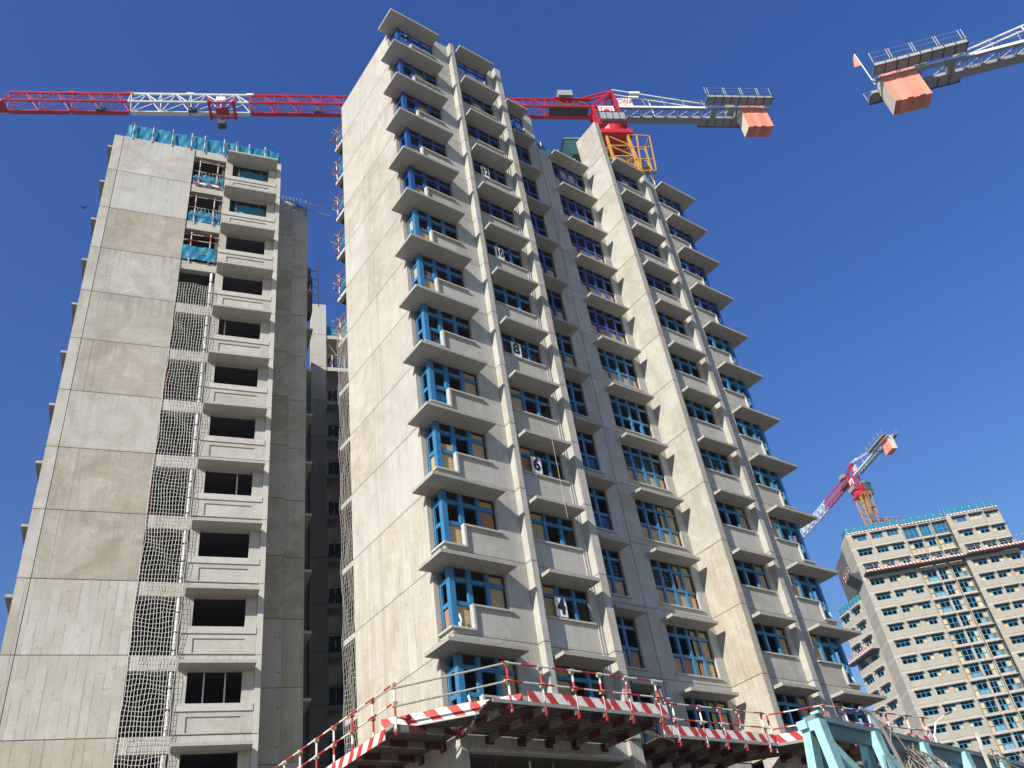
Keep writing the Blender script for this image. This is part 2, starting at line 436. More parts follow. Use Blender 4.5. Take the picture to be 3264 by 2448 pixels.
for k in floors(3):
    if k not in (7,8,6): board(3,k,8.63,9.075,.33,T-1.275,2.13)
    if k not in (12,13,14,6,7): board(3,k,9.225,9.69,.33,T-1.275,2.13)
    if k in (6,7,8): MB().face([(8.65,2.13,.33),(9.68,2.13,.33),(9.68,2.13,.95),(8.65,2.13,.9)]).build('blue_sheet', TARPD, WIN[3,k])
for k in floors(4):
    xs = ((11.43,11.805),(11.955,12.425),(12.575,13.035),(13.185,13.62))
    for i, (a, c) in enumerate(xs):
        if k != 8 and not (k == 13 and i in (0,3)) and not (k in (3,4) and i == 2): board(4,k,a,c,.34,T-1.285,2.11)
        if k <= 6 and i == 3: board(4,k,a,c,T-1.135,T-.475,2.11); board(4,k,a,c,T-.325,T-.08,2.11)
        if k <= 6 and i == 2: board(4,k,a+.24,c,T-1.135,T-.475,2.12); board(4,k,a+.2,c,T-.325,T-.08,2.12)
        if k in (3,4) and i == 2: board(4,k,a,a+.2,.34,T-1.285,2.11); board(4,k,a+.30,c,.34,T-1.285,2.11)
        if k == 14 and i in (1,2): board(4,k,a,c,T-1.135,T-.475,2.11)
for k in floors(5):
    if k <= 6: board(5,k,16.345,16.79,1.05,T-.475,.79); board(5,k,16.345,16.79,T-.325,T-.08,.79)
    if k == 14: board(5,k,15.60,16.19,1.05,T-.475,.79)
for k in floors(6):
    if k <= 6: board(6,k,MX-2.80,MX-2.24,1.03,T-.49,.80); board(6,k,MX-2.80,MX-2.24,T-.34,T-.09,.80)
    if k in (3,4,5,7,8,9,10): board(6,k,MX-1.41,MX-.90,.25,T-1.27,.80)
    if k in (14,13): board(6,k,MX-2.10,MX-1.55,1.03,T-.7,.80)
for x_, z_ in ((1.0,1.15),(1.6,1.05),(2.25,1.0)):
    o_ = plank('inner_board', (x_,1.05,z_+.5), (x_+.5,1.0,z_+.35), .03, .22, TOE, WIN[1,9])
# steel security grilles behind a few openings
def grille(b, k, x0, x1, z0, z1, y):
    m = MB(); n = max(3, int((x1-x0)/.11)); q = max(3, int((z1-z0)/.13))
    for i in range(1, n): m.box(x0+(x1-x0)*i/n-.006, x0+(x1-x0)*i/n+.006, y, y+.012, z0, z1)
    for i in range(1, q): m.box(x0, x1, y+.013, y+.025, z0+(z1-z0)*i/q-.006, z0+(z1-z0)*i/q+.006)
    m.build('steel_grille', GALV, WIN[b,k])
grille(4,5,11.43,12.43,T-1.13,T-.48,2.14); grille(4,7,11.43,13.6,T-1.13,T-.48,2.14); grille(3,5,8.65,9.68,T-1.13,T-.48,2.14)
grille(2,8,4.46,6.28,1.08,T-.48,.83); grille(5,7,15.0,16.7,1.08,T-.48,.83); grille(1,8,.92,1.4,.26,T-1.28,.85); grille(1,7,.92,1.4,.26,T-1.28,.86)
# loose flaps of torn film on the lowest corner windows
random.seed(3)
for (b, k, x, z) in ((1,3,.92,.95),(1,3,1.40,1.0),(1,3,1.30,.5),(1,4,.90,.62),(1,4,.86,.35),(2,4,6.25,1.72),(6,4,MX-.9,.5),(6,5,MX-.85,.55),(6,3,MX-.9,.6)):
    m = MB(); w = random.uniform(.07,.12); h = random.uniform(.22,.38)
    a = [(x,.69,z),(x+w*.6,.66,z+.05),(x+w,.63,z-h*.45),(x+w*.5,.60,z-h),(x+w*.12,.64,z-h*.55)]
    m.face(a[:3]); m.face([a[0],a[2],a[4]]); m.face([a[2],a[3],a[4]]); m.build('torn_film', N('film').done((.55,.68,.76), .4) if 'film' not in bpy.data.materials else bpy.data.materials['film'], WIN[b,k])

# fins, one cast piece per storey
def fin(x0, x1, y0, y1, ks, top=None, mat=CONC):
    me = MB().box(x0, x1, y0, y1, 0, H-.026).mesh('fin_segment', mat)
    for k in ks: put('fin_segment', me, B, (0,0,H*k+.56))
    if top: MB().box(x0, x1, y0, y1, 0, top).build('fin_segment', mat, B, (0,0,H*(ks[-1]+1)+.56))
fin(3.79, 4.03, .32, 1.0, list(range(3,16)))
fin(6.75, 7.10, .32, 2.16, list(range(3,16)))
fin(14.17, 14.50, .37, 2.15, list(range(6,15)), 3.0, GABLE); fin(14.17, 14.50, .37, 2.15, [3,4,5], None, GABLEB)
fin(17.20, 17.50, .36, 1.0, list(range(3,15)))
# ribbed casting strip beside the second fin
rib = MB()
for i in range(2): rib.box(6.50+i*.12, 6.55+i*.12, .63, .658, 0, H-.02)
ribm = rib.mesh('ribbed_strip', LEDGE)
for k in range(3, 16): put('ribbed_strip', ribm, B, (0,0,H*k+.56))
# gable end
gm1 = MB().box(.53, .73, 1.352, 4.54, 0, H-.026); gm2 = MB().box(.53, .73, 4.552, 6.60, 0, H-.026)
for k in range(3, 16):
    mt = GABLEB if k <= 5 else GABLE
    for q_ in (gm1, gm2):
        g_ = random.uniform(.95,1.05); w_ = random.uniform(.95,1.0)
        put('gable_panel', q_.mesh('gable_panel', mt), B, (0,0,H*k+.17)).color = (g_, g_*(.5+.5*w_), g_*w_, 1)
gm = MB(); gm.box(20.52, 20.72, 1.352, 7.4, 8.6, H*15+.17); gm.build('gable_panel', GABLE, B)
# floor slabs and inner walls
sl_l = MB().box(.735, 7.4, .85, 7.47, -.2, 0).box(7.4, 20.5, 2.2, 9.5, -.2, 0).box(14.6, 20.5, .85, 2.2, -.2, 0).box(.535, .735, 6.605, 7.47, -.2, 0)
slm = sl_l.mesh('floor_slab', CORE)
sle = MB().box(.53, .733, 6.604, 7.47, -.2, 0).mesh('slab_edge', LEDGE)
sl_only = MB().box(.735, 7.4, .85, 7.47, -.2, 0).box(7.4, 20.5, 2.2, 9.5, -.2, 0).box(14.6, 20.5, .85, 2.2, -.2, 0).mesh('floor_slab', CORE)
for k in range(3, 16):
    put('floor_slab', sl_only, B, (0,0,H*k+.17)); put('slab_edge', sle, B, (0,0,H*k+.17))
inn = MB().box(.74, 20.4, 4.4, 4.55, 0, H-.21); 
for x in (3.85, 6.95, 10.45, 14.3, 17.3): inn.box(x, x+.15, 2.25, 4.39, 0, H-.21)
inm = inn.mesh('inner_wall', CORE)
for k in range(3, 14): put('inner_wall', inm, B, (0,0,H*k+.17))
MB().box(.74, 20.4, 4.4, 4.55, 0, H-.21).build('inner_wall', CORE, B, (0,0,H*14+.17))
# unseen slanted wing, added to keep light out of the gap and the rear
MB().hexa([(1.35,7.52,0),(20.5,9.6,0),(20.5,21,0),(8.6,21,0),(1.35,7.52,42.4),(20.5,9.6,42.4),(20.5,21,42.4),(8.6,21,42.4)]).build('added_shade_wing', CONC, B)
# lower storeys behind and below the catch platforms
MB().box(.55, .78, .66, 6.6, 0, 8.90).build('gable_panel', GABLE, B)
lb = MB().box(.785, 6.9, .66, .95, 8.37, 8.93).box(.785, 6.9, .60, .655, 8.37, 8.47).build('edge_beam', CONC, B)
MB().box(7.2, 14.1, 2.0, 2.3, 8.3, 8.93).build('edge_beam', CONC, B)
MB().box(14.5, 20.6, .66, .95, 8.3, 8.93).build('edge_beam', CONC, B)
for x, y in ((6.75,.5),(14.17,.6),(17.2,.5),(20.0,1.0),(10.4,2.2)): MB().box(x, x+.5, y, y+.9, 0, 8.92).build('column', CONC, B)
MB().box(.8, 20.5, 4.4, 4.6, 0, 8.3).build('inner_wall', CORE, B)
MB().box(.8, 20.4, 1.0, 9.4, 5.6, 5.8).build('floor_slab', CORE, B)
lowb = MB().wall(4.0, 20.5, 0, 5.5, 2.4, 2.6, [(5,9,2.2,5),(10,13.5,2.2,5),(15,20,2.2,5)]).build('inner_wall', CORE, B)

# number boards hung in the windows
def text_mesh(s, size, off, mat, ext=.004):
    cu = bpy.data.curves.new('txt', 'FONT'); cu.body = s; cu.size = size; cu.align_x = 'CENTER'; cu.align_y = 'CENTER'
    cu.offset = off; cu.extrude = ext; cu.resolution_u = 3
    o = bpy.data.objects.new('txt', cu); COL.objects.link(o)
    dg = bpy.context.evaluated_depsgraph_get(); me = bpy.data.meshes.new_from_object(o.evaluated_get(dg))
    bpy.data.objects.remove(o); me.materials.clear(); me.materials.append(mat); return me
for n in (4, 6, 8, 10, 12):
    zc = H*n+.56+1.42
    t = thing('number_sign', 'white board with black %s hung in a window of the middle tower' % {4:'figure four',6:'figure six',8:'figure eight',10:'number ten',12:'number twelve'}[n], 'sign', (5.02, .62, zc), 0, 'storey number boards')
    MB().box(-.235,.235,0,.02,-.34,.34).build('board', SIGN, t)
    o = put('digits', text_mesh(str(n), .74 if n < 10 else .66, .03, INK), t, (0,-.008,0), (math.pi/2,0,0))
    o.scale = (.85, 1.0, 1) if n < 10 else (.60, 1.0, 1)

# ================================================================ left tower
A = thing('apartment_tower', 'concrete tower at the left edge with plain panelled wall and netted recess', 'tower', (-9.662,12.266,-.15), R(-15.59))
KA = range(1, 15)                                         # storeys; joints at 2.8k+.56
pier = MB().box(0, .425, 0, .3, 0, H-.028); panl = MB().box(.452, 3.965, 0, .3, 0, H-.028)
bay = MB().wall(5.60, 8.245, 0, H-GAP, 0, .22, [(5.96, 7.83, 1.04, HD)])
bay2 = MB().wall(5.602, 8.243, .02, 1.04, -.040, -.002, [(6.03, 7.84, .06, .60)])   # raised border round the sunk panel
led = MB().box(5.60, 8.24, -.085, -.043, .78, 1.04)
pr2 = MB().box(8.25, 8.47, -.06, .6, 0, H-.028)
shA = MB().box(5.62, 8.23, -.72, -.003, 0, .11); bm = MB().box(3.97, 5.595, .05, .35, 0, .56)
shL = MB().box(-.30, -.003, .42, 1.9, 0, .11)
m_pier = {0: pier.mesh('pier_panel', CONC), 1: pier.mesh('pier_panel', APANB)}
m_pan = {0: panl.mesh('wall_panel', APAND), 1: panl.mesh('wall_panel', APANB), 2: panl.mesh('wall_panel', APAN)}
m_bay = bay.mesh('bay_panel', CONC); m_bay2 = bay2.mesh('panel_border', CONC); m_led = led.mesh('window_ledge', LEDGE)
m_pr2 = pr2.mesh('fin_segment', LEDGE); m_shA = shA.mesh('sunshade_slab', SHADE); m_bm = bm.mesh('recess_beam', CONC); m_shL = shL.mesh('sunshade_slab', SHADE)
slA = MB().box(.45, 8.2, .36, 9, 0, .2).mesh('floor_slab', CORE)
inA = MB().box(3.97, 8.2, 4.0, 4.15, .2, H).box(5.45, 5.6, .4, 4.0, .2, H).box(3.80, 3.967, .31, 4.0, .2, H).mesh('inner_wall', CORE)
f1 = MB().box(8.475, 9.47, 2.1, 2.5, 0, H-.026).mesh('wall_panel', APAN); f2 = MB().box(9.50, 10.39, 2.6, 3.0, 0, H-.026)
f2m = {0: f2.mesh('wall_panel', APAN), 1: f2.mesh('wall_panel', APANB)}
shR = MB().box(10.395, 10.82, 3.3, 5.0, 0, .11).mesh('sunshade_slab', SHADE)
TONE = {14: (1.12,1.14,1.18), 13: (1.03,1.04,1.05), 12: (.92,.89,.83), 11: (1.12,1.15,1.20), 10: (.96,.94,.90), 9: (.97,.95,.90), 8: (1.02,1.0,.96), 7: (1.02,1.0,.95), 6: (.99,.97,.92), 5: (1.12,1.13,1.14), 4: (1.12,1.12,1.10), 3: (1.04,1.0,.92)}
for k in KA:
    z = H*k+.56; lo = 1 if k <= 5 else 0
    put('pier_panel', m_pier[lo], A, (0,0,z)); po = put('wall_panel', m_pan[2 if k > 11 else lo], A, (0,0,z)); po.color = (*TONE.get(k, (1,1,1)), 1)
    put('bay_panel', m_bay, A, (0,0,z)); put('panel_border', m_bay2, A, (0,0,z)); put('window_ledge', m_led, A, (0,0,z)); put('fin_segment', m_pr2, A, (0,0,z))
    put('sunshade_slab', m_shA, A, (0,0,z+HD)); put('recess_beam', m_bm, A, (0,0,z+HD)); put('sunshade_slab', m_shL, A, (0,0,z+HD))
    put('floor_slab', slA, A, (0,0,z-.2)); put('inner_wall', inA, A, (0,0,z-.2))
    put('wall_panel', f1, A, (0,0,z-.45)); put('wall_panel', f2m[1 if k in (3,4,5) else 0], A, (0,0,z-.25))
    if k not in (13,14): put('sunshade_slab', shR, A, (0,0,z+HD))
    if k >= 1:
        b = MB()
        for i in range(2): b.tube((9.38, 2.095, .6+i*1.4), (9.38, 2.11, .6+i*1.4), .03, 8)
        b.build('tie_hole', DARKSEAL, A, (0,0,z-.45))
MB().box(8.27, 8.45, .61, 4.28, 2, H*15+.3).box(0, 8.47, 4.3, 9, 2, H*15+.3).box(8.475, 10.3, 3.05, 15, 2, H*14+2.3).build('rear_shade_block', CORE, A)  # right-hand part lengthened out of view to deepen the shade in the gap
MB().box(.45, 8.2, .32, 9, H*15+.36, H*15+.55).build('roof_slab', CORE, A)
# drain pipe in the recess
dp = MB()
for k in range(3, 12): dp.tube((5.43, .12, H*k+.56+.02), (5.43, .12, H*k+.56+2.2), .065, 8)
dp.build('drain_pipe', PVC, A)
dc = MB()
for k in range(3, 12):
    for q in (.15, .85, 1.6): dc.tube((5.43,.12,H*k+.56+q), (5.43,.12,H*k+.56+q+.06), .075, 8)
dc.build('pipe_collar', DARKSEAL, A)
def toA(u, w, z): 
    c, s = math.cos(R(-15.59)), math.sin(R(-15.59)); return Vector((-9.662+u*c-w*s, 12.266+u*s+w*c, z-.15))
# props standing in windows
for k, u in ((10, 6.25), (7, 7.25), (4, 6.55), (4, 7.28)):
    p = toA(u, .45, H*k+.56); t = tag(pipe('shoring_prop', p, p+Vector((0,0,2.4)), .03, PVC), 'white shoring prop in a window of the left tower, ' + {10: 'eleventh storey', 7: 'eighth storey', 4: 'fifth storey'}[k] + (' right one' if u > 7.26 else ' left one' if k == 4 else ''), 'prop', 'props in the left tower windows')

# ---------------------------------------------------------------- sheets and guard rails
def sheet(name, mat, parent, pts, h, n=40, q=6, amp=.06, seed=1, lean=0.0):
    """wrinkled hanging sheet along a polyline pts (x,y,z bottom)"""
    rr = random.Random(seed); ph = [rr.uniform(0, 6) for _ in range(6)]
    P = [Vector(p) for p in pts]; L = [0]
    for a, b in zip(P[:-1], P[1:]): L.append(L[-1]+(b-a).length)
    def at(s):
        for i in range(len(P)-1):
            if s <= L[i+1] or i == len(P)-2:
                t = (s-L[i])/max(1e-6, L[i+1]-L[i]); d = (P[i+1]-P[i]).normalized(); return P[i]+(P[i+1]-P[i])*t, Vector((d.y, -d.x, 0)).normalized()
    m = MB()
    for j in range(q+1):
        for i in range(n+1):
            s = L[-1]*i/n; p, nr = at(s); v = j/q
            d = amp*(math.sin(s*7+ph[0]+v*3)*.5+math.sin(s*15+ph[1]-v*6)*.35+math.sin(s*3.3+ph[2]+v*7)*.5+math.sin(s*27+ph[5]+v*9)*.22)
            dz = (.02*math.sin(s*5+ph[3])*h+.012*math.sin(s*11+ph[4]))*v
            m.v.append(tuple(p+nr*(d+lean*v)+Vector((0,0,h*v+dz))))
    for j in range(q):
        for i in range(n):
            b = j*(n+1)+i; m.f.append((b, b+1, b+n+2, b+n+1)); m.m.append(0)
    return m.build(name, mat, parent, smooth=True)

t = thing('roof_guardrail', 'blue tarpaulin guard on striped posts along the roof of the left tower', 'guardrail', (-9.662,12.266,H*15+.41), R(-15.59))
sheet('tarpaulin', TARP, t, [(.35,1.2,.02),(.62,.14,.02),(8.40,.14,.02),(8.45,1.8,.02)], 1.2, 150, 8, .045, 5)
for u in (.85,1.8,2.78,3.75,4.42,5.42,6.08,6.75,7.6): pipe('post', (u,-.03,-.15), (u-.02,.0,1.25), .032, PIPEW, t)
pipe('rail', (.5,.30,1.05), (8.4,.30,1.05), .025, GALV, t); pipe('rail', (.5,.30,.5), (8.4,.30,.5), .025, GALV, t)
plank('toe_board', (1.3,.12,-.02), (5.4,.12,-.02), .03, .16, TOE, t)
for i in range(24): 
    u = 2.6+i*.25; pipe('starter_bar', (u,.5,.6), (u,.5,1.28+.04*math.sin(i*3)), .01, RUST, t, 5)
for n, (k, nm) in enumerate(((14,'topmost'),(13,'second from the top'),(12,'third from the top'))):
    t = thing('recess_guardrail', 'striped pipe guardrail with blue sheet in the left tower recess, %s' % nm, 'guardrail', toA(3.97, 0, H*k+.56), R(-15.59), 'guardrails in the open recess')
    for u in (.35, 1.25): pipe('post', (u,-.02,-.1), (u,.0,1.95), .03, PIPEW, t)
    for z in ((.95, 1.75) if k != 12 else (1.35, 1.75)): pipe('rail', (.05,-.04,z), (1.6,-.04,z), .02, PIPEW if k > 12 else PIPE, t, ext=.0 if z < 1 else .05)
    pipe('rail', (.05,-.04,.45), (1.6,-.04,.45), .025, GALV, t)
    if k == 14: pipe('rail', (.3,.0,1.98), (1.55,.02,1.70), .025, GALV, t)
    sheet('tarpaulin', TARP, t, [(-.02 if k == 12 else .06,.06 if k > 12 else -.06,.05),(1.58,.06 if k > 12 else -.06,.0)], .9 if k == 12 else .8, 30, 6, .05, k)
    if k == 14: plank('toe_board', (.12,-.05,.03), (1.5,-.05,.0), .03, .12, TOE, t)
    for i in range(7): pipe('starter_bar', (.3+i*.18,.25,.4), (.3+i*.18,.25,1.25), .009, GALV, t, 5)
for k, nm in ((14,'topmost'),(13,'second from the top')):
    t = thing('window_sheet', 'blue sheet behind the open window of the left tower, %s' % nm, 'tarpaulin', toA(5.96, .30, H*k+.56), R(-15.59), 'sheets in the left tower windows')
    sheet('tarpaulin', TARP, t, [(.25,0,1.0),(1.86,0,1.0)], 1.05, 30, 5, .03, k)
    for u in (.35, 1.5): pipe('post', (u,-.06,.6), (u,-.06,2.2), .02, GALV, t)
    for i in range(9): pipe('bar', (.1+i*.2,.05,1.5), (.1+i*.2,.05,2.25), .009, GALV, t, 5)

# safety nets: real strands
def net(name, label, mat, org, du, width, z0, z1, nu, nz, pins, amp, seed, r=.011, tex=None):
    rr = random.Random(seed); m = MB()
    ph = [rr.uniform(0,6.3) for _ in range(8)]
    dv = Vector((-du[1], du[0], 0))
    jit = {}
    def P(i, j):
        if (i, j) in jit: return jit[i, j]
        u = i/nu; z = z0+(z1-z0)*j/nz
        if pins: 
            f = ((z-pins[0]) % H)/H; sag = math.sin(math.pi*f)
        else: sag = .5
        wob = math.sin(z*1.3+ph[0]+u*2)*.5+math.sin(z*2.9+ph[1]-u*3)*.3
        off = Vector(du)*(width*(u+.03*math.sin(z*1.3+ph[2])*sag*(1-u)+.012*math.sin(u*9+z*3+ph[3])*sag))
        out = -amp*sag*(.55+.5*wob*math.sin(u*5+ph[4]))
        p = Vector(org)+off+dv*out+Vector((rr.uniform(-.012,.012), rr.uniform(-.012,.012), z-org[2]+.05*sag*math.sin(u*7+z*4+ph[5])+rr.uniform(-.012,.012)))
        jit[i, j] = p; return p
    def rib(a, b):
        d = (b-a); 
        x = d.cross(dv).normalized()*r; y = dv*r
        k = len(m.v)
        for q in (a, b): m.v += [tuple(q+x), tuple(q+y), tuple(q-x), tuple(q-y)]
        for i in range(4): j = (i+1) % 4; m.f.append((k+i, k+j, k+4+j, k+4+i)); m.m.append(0)
    for j in range(nz+1):
        for i in range(nu+1):
            if i < nu: rib(P(i,j), P(i+1,j))
            if j < nz: rib(P(i,j), P(i,j+1))
    return tag(m.build(name, mat), label, 'net')
c, s = math.cos(R(-15.59)), math.sin(R(-15.59))
net('safety_net', 'white safety net hanging down the recess of the left tower', NETM, toA(3.97,-.16,0), (c, s, 0), 1.56, 6.0, H*11+.56+1.05-.15, 14, 152, (H*2+.3,), .13, 4, r=.009)
net('safety_net', 'narrow bundled safety net hanging behind the gable of the middle tower', NETD, (.46,7.50,0), (0,-1,0), .88, 8.9, H*10+1.4, 7, 100, (H*3+.05,), -.14, 9, r=.008)

# ================================================================ rear corner of the middle tower: guard rails on slabs
for k in range(10, 16):
    t = thing('balcony_guardrail', 'pipe guardrail on the middle tower rear slab, %s' % ('topmost' if k == 15 else ['','second','third','fourth','fifth','sixth'][15-k]+' from the top'), 'guardrail', (.53,6.6,H*k+.17), 0, 'guardrails on the rear slab edges')
    rr = random.Random(k)
    pipe('post', (-.02,.62,-.05), (-.02+rr.uniform(-.05,.05),.62,1.45), .03, PIPES_, t)
    for z in (.35,.72,1.08):
        pipe('rail', (-.34+rr.uniform(-.08,.08),.66,z+rr.uniform(-.04,.04)), (2.2,.66,z), .022, PIPE, t)
        pipe('rail', (-.04,.0,z+.05), (-.04,.80+rr.uniform(0,.1),z+.03), .02, GALV if z < 1 else RUST, t)
    pipe('brace', (-.05,.1,1.35), (-.28,.7,.45), .018, RUST, t); pipe('brace', (-.28,.45,1.12), (.05,.3,.75), .018, GALV, t)
    sheet('tarpaulin', TARP, t, [(.0,.02,.25),(.0,.55,.25)], .7, 8, 4, .03, k)
for nm, cx, x0, x1, y, z in (('first', 'between the second fin and the big fin', 10.6, 14.1, 2.15, 42.53), ('second', 'over the right hand bays', 14.55, 20.4, .85, 42.5)):
    t = thing('roof_guardrail', 'blue sheet guardrail on the middle tower roof %s' % cx, 'guardrail', (x0, y, z), 0)
    sheet('tarpaulin', TARP, t, [(0,.05,0),(x1-x0,.05,0)], .85, 50, 6, .06, 11)
    x = .35
    while x < x1-x0: pipe('post', (x,-.06,-.1), (x+.03,-.03,1.05), .032, PIPES_, t); x += 1.3
    pipe('rail', (0,.12,.8), (x1-x0,.12,.8), .022, GALV, t)
MB().box(10.55, 20.5, 2.2, 9.3, H*15+.2, H*15+.45).box(14.55, 20.5, .86, 2.2, H*15+.2, H*15+.45).build('roof_slab', CORE, B)
pipe('roof_rod', (1.6,1.2,44.9), (1.6,1.2,46.6), .035, PIPES_, B)
tag(MB().path([(5.35,-.10,H*7+.02),(5.36,-.11,H*6+1.5),(5.39,-.09,H*6+.2),(5.37,-.12,H*6-.55)], .008, 5).build('hanging_rope', NETD), 'thin rope hanging over a sunshade between numbers 6 and 8', 'rope')

# ================================================================ shaded block in the gap
CB = thing('apartment_block', 'dark shaded concrete block with open floors in the gap between the near towers', 'building', (5.98,22.08,0), R(-20))
pc = MB().box(0, 1.0, 0, .9, 0, H-.028).mesh('pier_panel', CONC); wl = MB().box(-9, 1.0, .905, 1.2, 0, H-.028).mesh('wall_panel', CONC)
slb = MB().box(1.02, 11, .06, 8, 0, .3).mesh('floor_slab', CONC)
bk = MB().box(1.02, 11, 4.6, 4.8, 0, H).mesh('inner_wall', CORE)
for k in range(0, 16):
    z = H*k+.36
    put('pier_panel', pc, CB, (0,0,z))
    if k < 15:
        if k == 4: MB().box(-9,1.0,.905,1.2,0,1.5).build('wall_panel', CONC, CB, (0,0,z))
        elif k < 14: put('wall_panel', wl, CB, (0,0,z))
        put('floor_slab', slb, CB, (0,0,z+2.5))
        if k != 4: put('inner_wall', bk, CB, (0,0,z))
        else: MB().box(1.02,11,4.6,4.8,0,H).build('inner_wall', CORE, CB, (0,0,z))
        if k > 1:
            t = CB
            for u in (1.4, 2.2, 3.0): pipe('guard_post', (u,.12,z), (u,.12,z+1.2), .025, PIPES_, CB)
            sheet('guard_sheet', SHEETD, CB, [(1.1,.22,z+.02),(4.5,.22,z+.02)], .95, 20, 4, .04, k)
            pipe('guard_rail', (1.05,.14,z+1.1), (4.6,.14,z+1.1), .02, GALV, CB)
sheet('guard_sheet', TARP, CB, [(1.05,.3,H*15+.38),(6,.3,H*15+.38)], 1.0, 30, 5, .05, 77)
pipe('guard_rail', (1.05,.25,H*15+1.4), (6,.25,H*15+1.4), .025, GALV, CB); pipe('brace', (1.1,.2,H*14+.5), (2.3,.2,H*14+2.6), .02, GALV, CB); pipe('brace', (2.3,.2,H*14+.5), (1.1,.2,H*14+2.6), .02, GALV, CB)
# guard on the stepped back wall of the left tower
t = thing('roof_guardrail', 'blue sheet and loose pipes on the stepped back wall of the left tower', 'guardrail', toA(8.5,2.3,H*14+2.55), R(-15.59))
sheet('tarpaulin', TARPD, t, [(0,.3,.3),(1.0,.3,.25),(1.7,.4,-.1)], .75, 24, 5, .04, 31)
pipe('rail', (0,.2,1.08), (2.9,.3,.95), .025, GALV, t); pipe('rail', (.8,.2,.45), (3.2,.3,.25), .03, GALV, t); pipe('post', (1.75,.2,-.2), (1.75,.2,1.15), .03, RUST, t)
for i in range(8): pipe('starter_bar', (.05+i*.2,.35,.7), (.05+i*.2,.35,1.4), .01, GALV, t, 5)
t = thing('scaffold_bracket', 'dark scaffold bracket sticking out of the left tower rear corner', 'scaffold', toA(10.4,3.2,H*13+.3), R(-15.59))
for z in (-.6,.0,.6,1.2): pipe('rail', (0,0,z), (.65,.0,z), .025, RUST, t)
pipe('post', (.7,0,-1.4), (.7,0,2.2), .03, GALV, t); pipe('post', (.4,.5,-1.4), (.4,.5,1.2), .05, CDARK, t)
MB().box(.05,.30,.2,.9,.5,1.6).build('bracket_box', CDARK, t); MB().box(.12,.38,.2,.9,-1.8,-.4).build('bracket_box', CDARK, t)

# ================================================================ catch platforms
ZP = 8.64
def platform(label, org, rz, xs, depth, x0, x1, railends=(0,0), toe=True, cutl=0.0, cutr=0.0, tx0=None):
    """x along the outer edge, +y towards the wall, outer edge at y 0"""
    t = thing('catch_platform', label, 'platform', org, rz, 'catch platforms round the middle tower')
    zb = 0
    for x in xs:
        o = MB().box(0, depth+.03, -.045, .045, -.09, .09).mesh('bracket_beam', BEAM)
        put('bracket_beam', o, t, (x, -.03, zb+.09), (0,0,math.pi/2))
        if x not in (.38, -.30): MB().box(x-.13, x+.13, depth-.02, depth+.03, -.06, .17).build('wall_plate', flatdr, t)
        p = pipe('post', (x+.06,-.02,zb-.06), (x+.06,-.02,1.26), .033, PIPES_, t)
        MB().box(x+.03, x+.09, -.05, .01, -.10, .05).build('post_shoe', flatred, t)
        for z in (.70, 1.19):
            MB().box(x-.0, x+.11, -.085, .035, z-.055, z+.055).build('coupler', CLAMP, t)
    nb = int(depth/.235)
    rr = random.Random(len(label))
    for j in range(nb):
        y = .02+j*depth/nb; a = x0+cutl*(y/depth)+rr.uniform(-.03,.03); b = x1-cutr*(y/depth)+rr.uniform(-.03,.03)
        cut = [a]; 
        while cut[-1]+2.6 < b: cut.append(cut[-1]+rr.uniform(1.6,2.4))
        cut.append(b)
        for p, q in zip(cut[:-1], cut[1:]):
            h = rr.uniform(-.006,.006)
            MB().box(p, q-.012, y, y+depth/nb-.022, .185+h, .225+h).build('deck_plank', DECK, t)
    MB().box(x0, x1, -.045, -.005, .13, .225).build('edge_angle', GALV, t)
    if toe:
        toes(((tx0 or x0)+.02,-.03,0), (x1-.02,-.03,0), .37, TOE, t, seed=len(label))
    for z in (.70, 1.19):
        pipe('guard_rail', (xs[0]-railends[0],-.085,z), (xs[-1]+railends[1],-.085,z), .026, PIPE, t)
    return t
flatred = flat('red_paint', (.34,.02,.02), .5); flatdr = flat('dark_red_paint', (.10,.012,.012), .6)
platform('striped catch platform under the lowest front windows of the middle tower', (0,-1.93,ZP), 0, (.38,1.50,2.62,3.62,4.62,5.78), 2.56, -.15, 6.15, (.12,.5), cutl=.55, tx0=1.0)
platform('striped catch platform along the gable of the middle tower', (-1.70,0,ZP), R(-90), (-9.7,-8.5,-7.3,-6.15,-5.0,-3.86,-2.72,-1.50,-.30), 2.2, -10.4, -.35, (.4,.0), toe=False, cutr=.55)
platform('striped catch platform set back below the recessed windows', (0,-.42,ZP), 0, (7.95,9.18,10.14,11.06,12.23), 2.38, 7.35, 12.7, (.3,.3))
platform('striped catch platform below the right hand bays behind the teal truss', (0,-1.62,ZP), 0, (14.15,15.35,16.7,17.85,19.15,20.25), 2.2, 13.9, 20.9, (.1,.4))
t = thing('corner_guard', 'red and white board and plain pipes across the corner of the catch platforms', 'guardrail', (-1.75,.95,ZP), 0)
v = Vector((1.02+1.75, -1.74-.95, 0))
toes((0,0,0), (v.x,v.y,0), .38, TOE, t, .30, 4)
MB().bar((0,0,.2), (v.x,v.y,.2), .10, .05).build('edge_angle', GALV, t)
MB().bar((-.02,.35,.12), (.9,.9,.12), .08, .05).build('edge_angle', GALV, t)
for z in (.62, 1.10): pipe('guard_rail', (-.04,-.68,z), (2.15,-2.92,z+.09), .03, GALV, t)
pipe('brace_pipe', (.75,-.35,.12), (2.0,-.55,.10), .035, YELB, t); pipe('brace_pipe', (1.75,-2.0,.16), (2.25,-.75,.10), .035, YELB, t)
MB().hexa([(.1,-.05,.17),(2.5,-2.45,.17),(2.55,-1.6,.17),(1.0,.0,.17),(.1,-.05,.19),(2.5,-2.45,.19),(2.55,-1.6,.19),(1.0,.0,.19)]).build('corner_sheet', DECK, t)
toes((-.02,-.2,0), (-.02,9,0), .05, TOE, t, .28, 6)
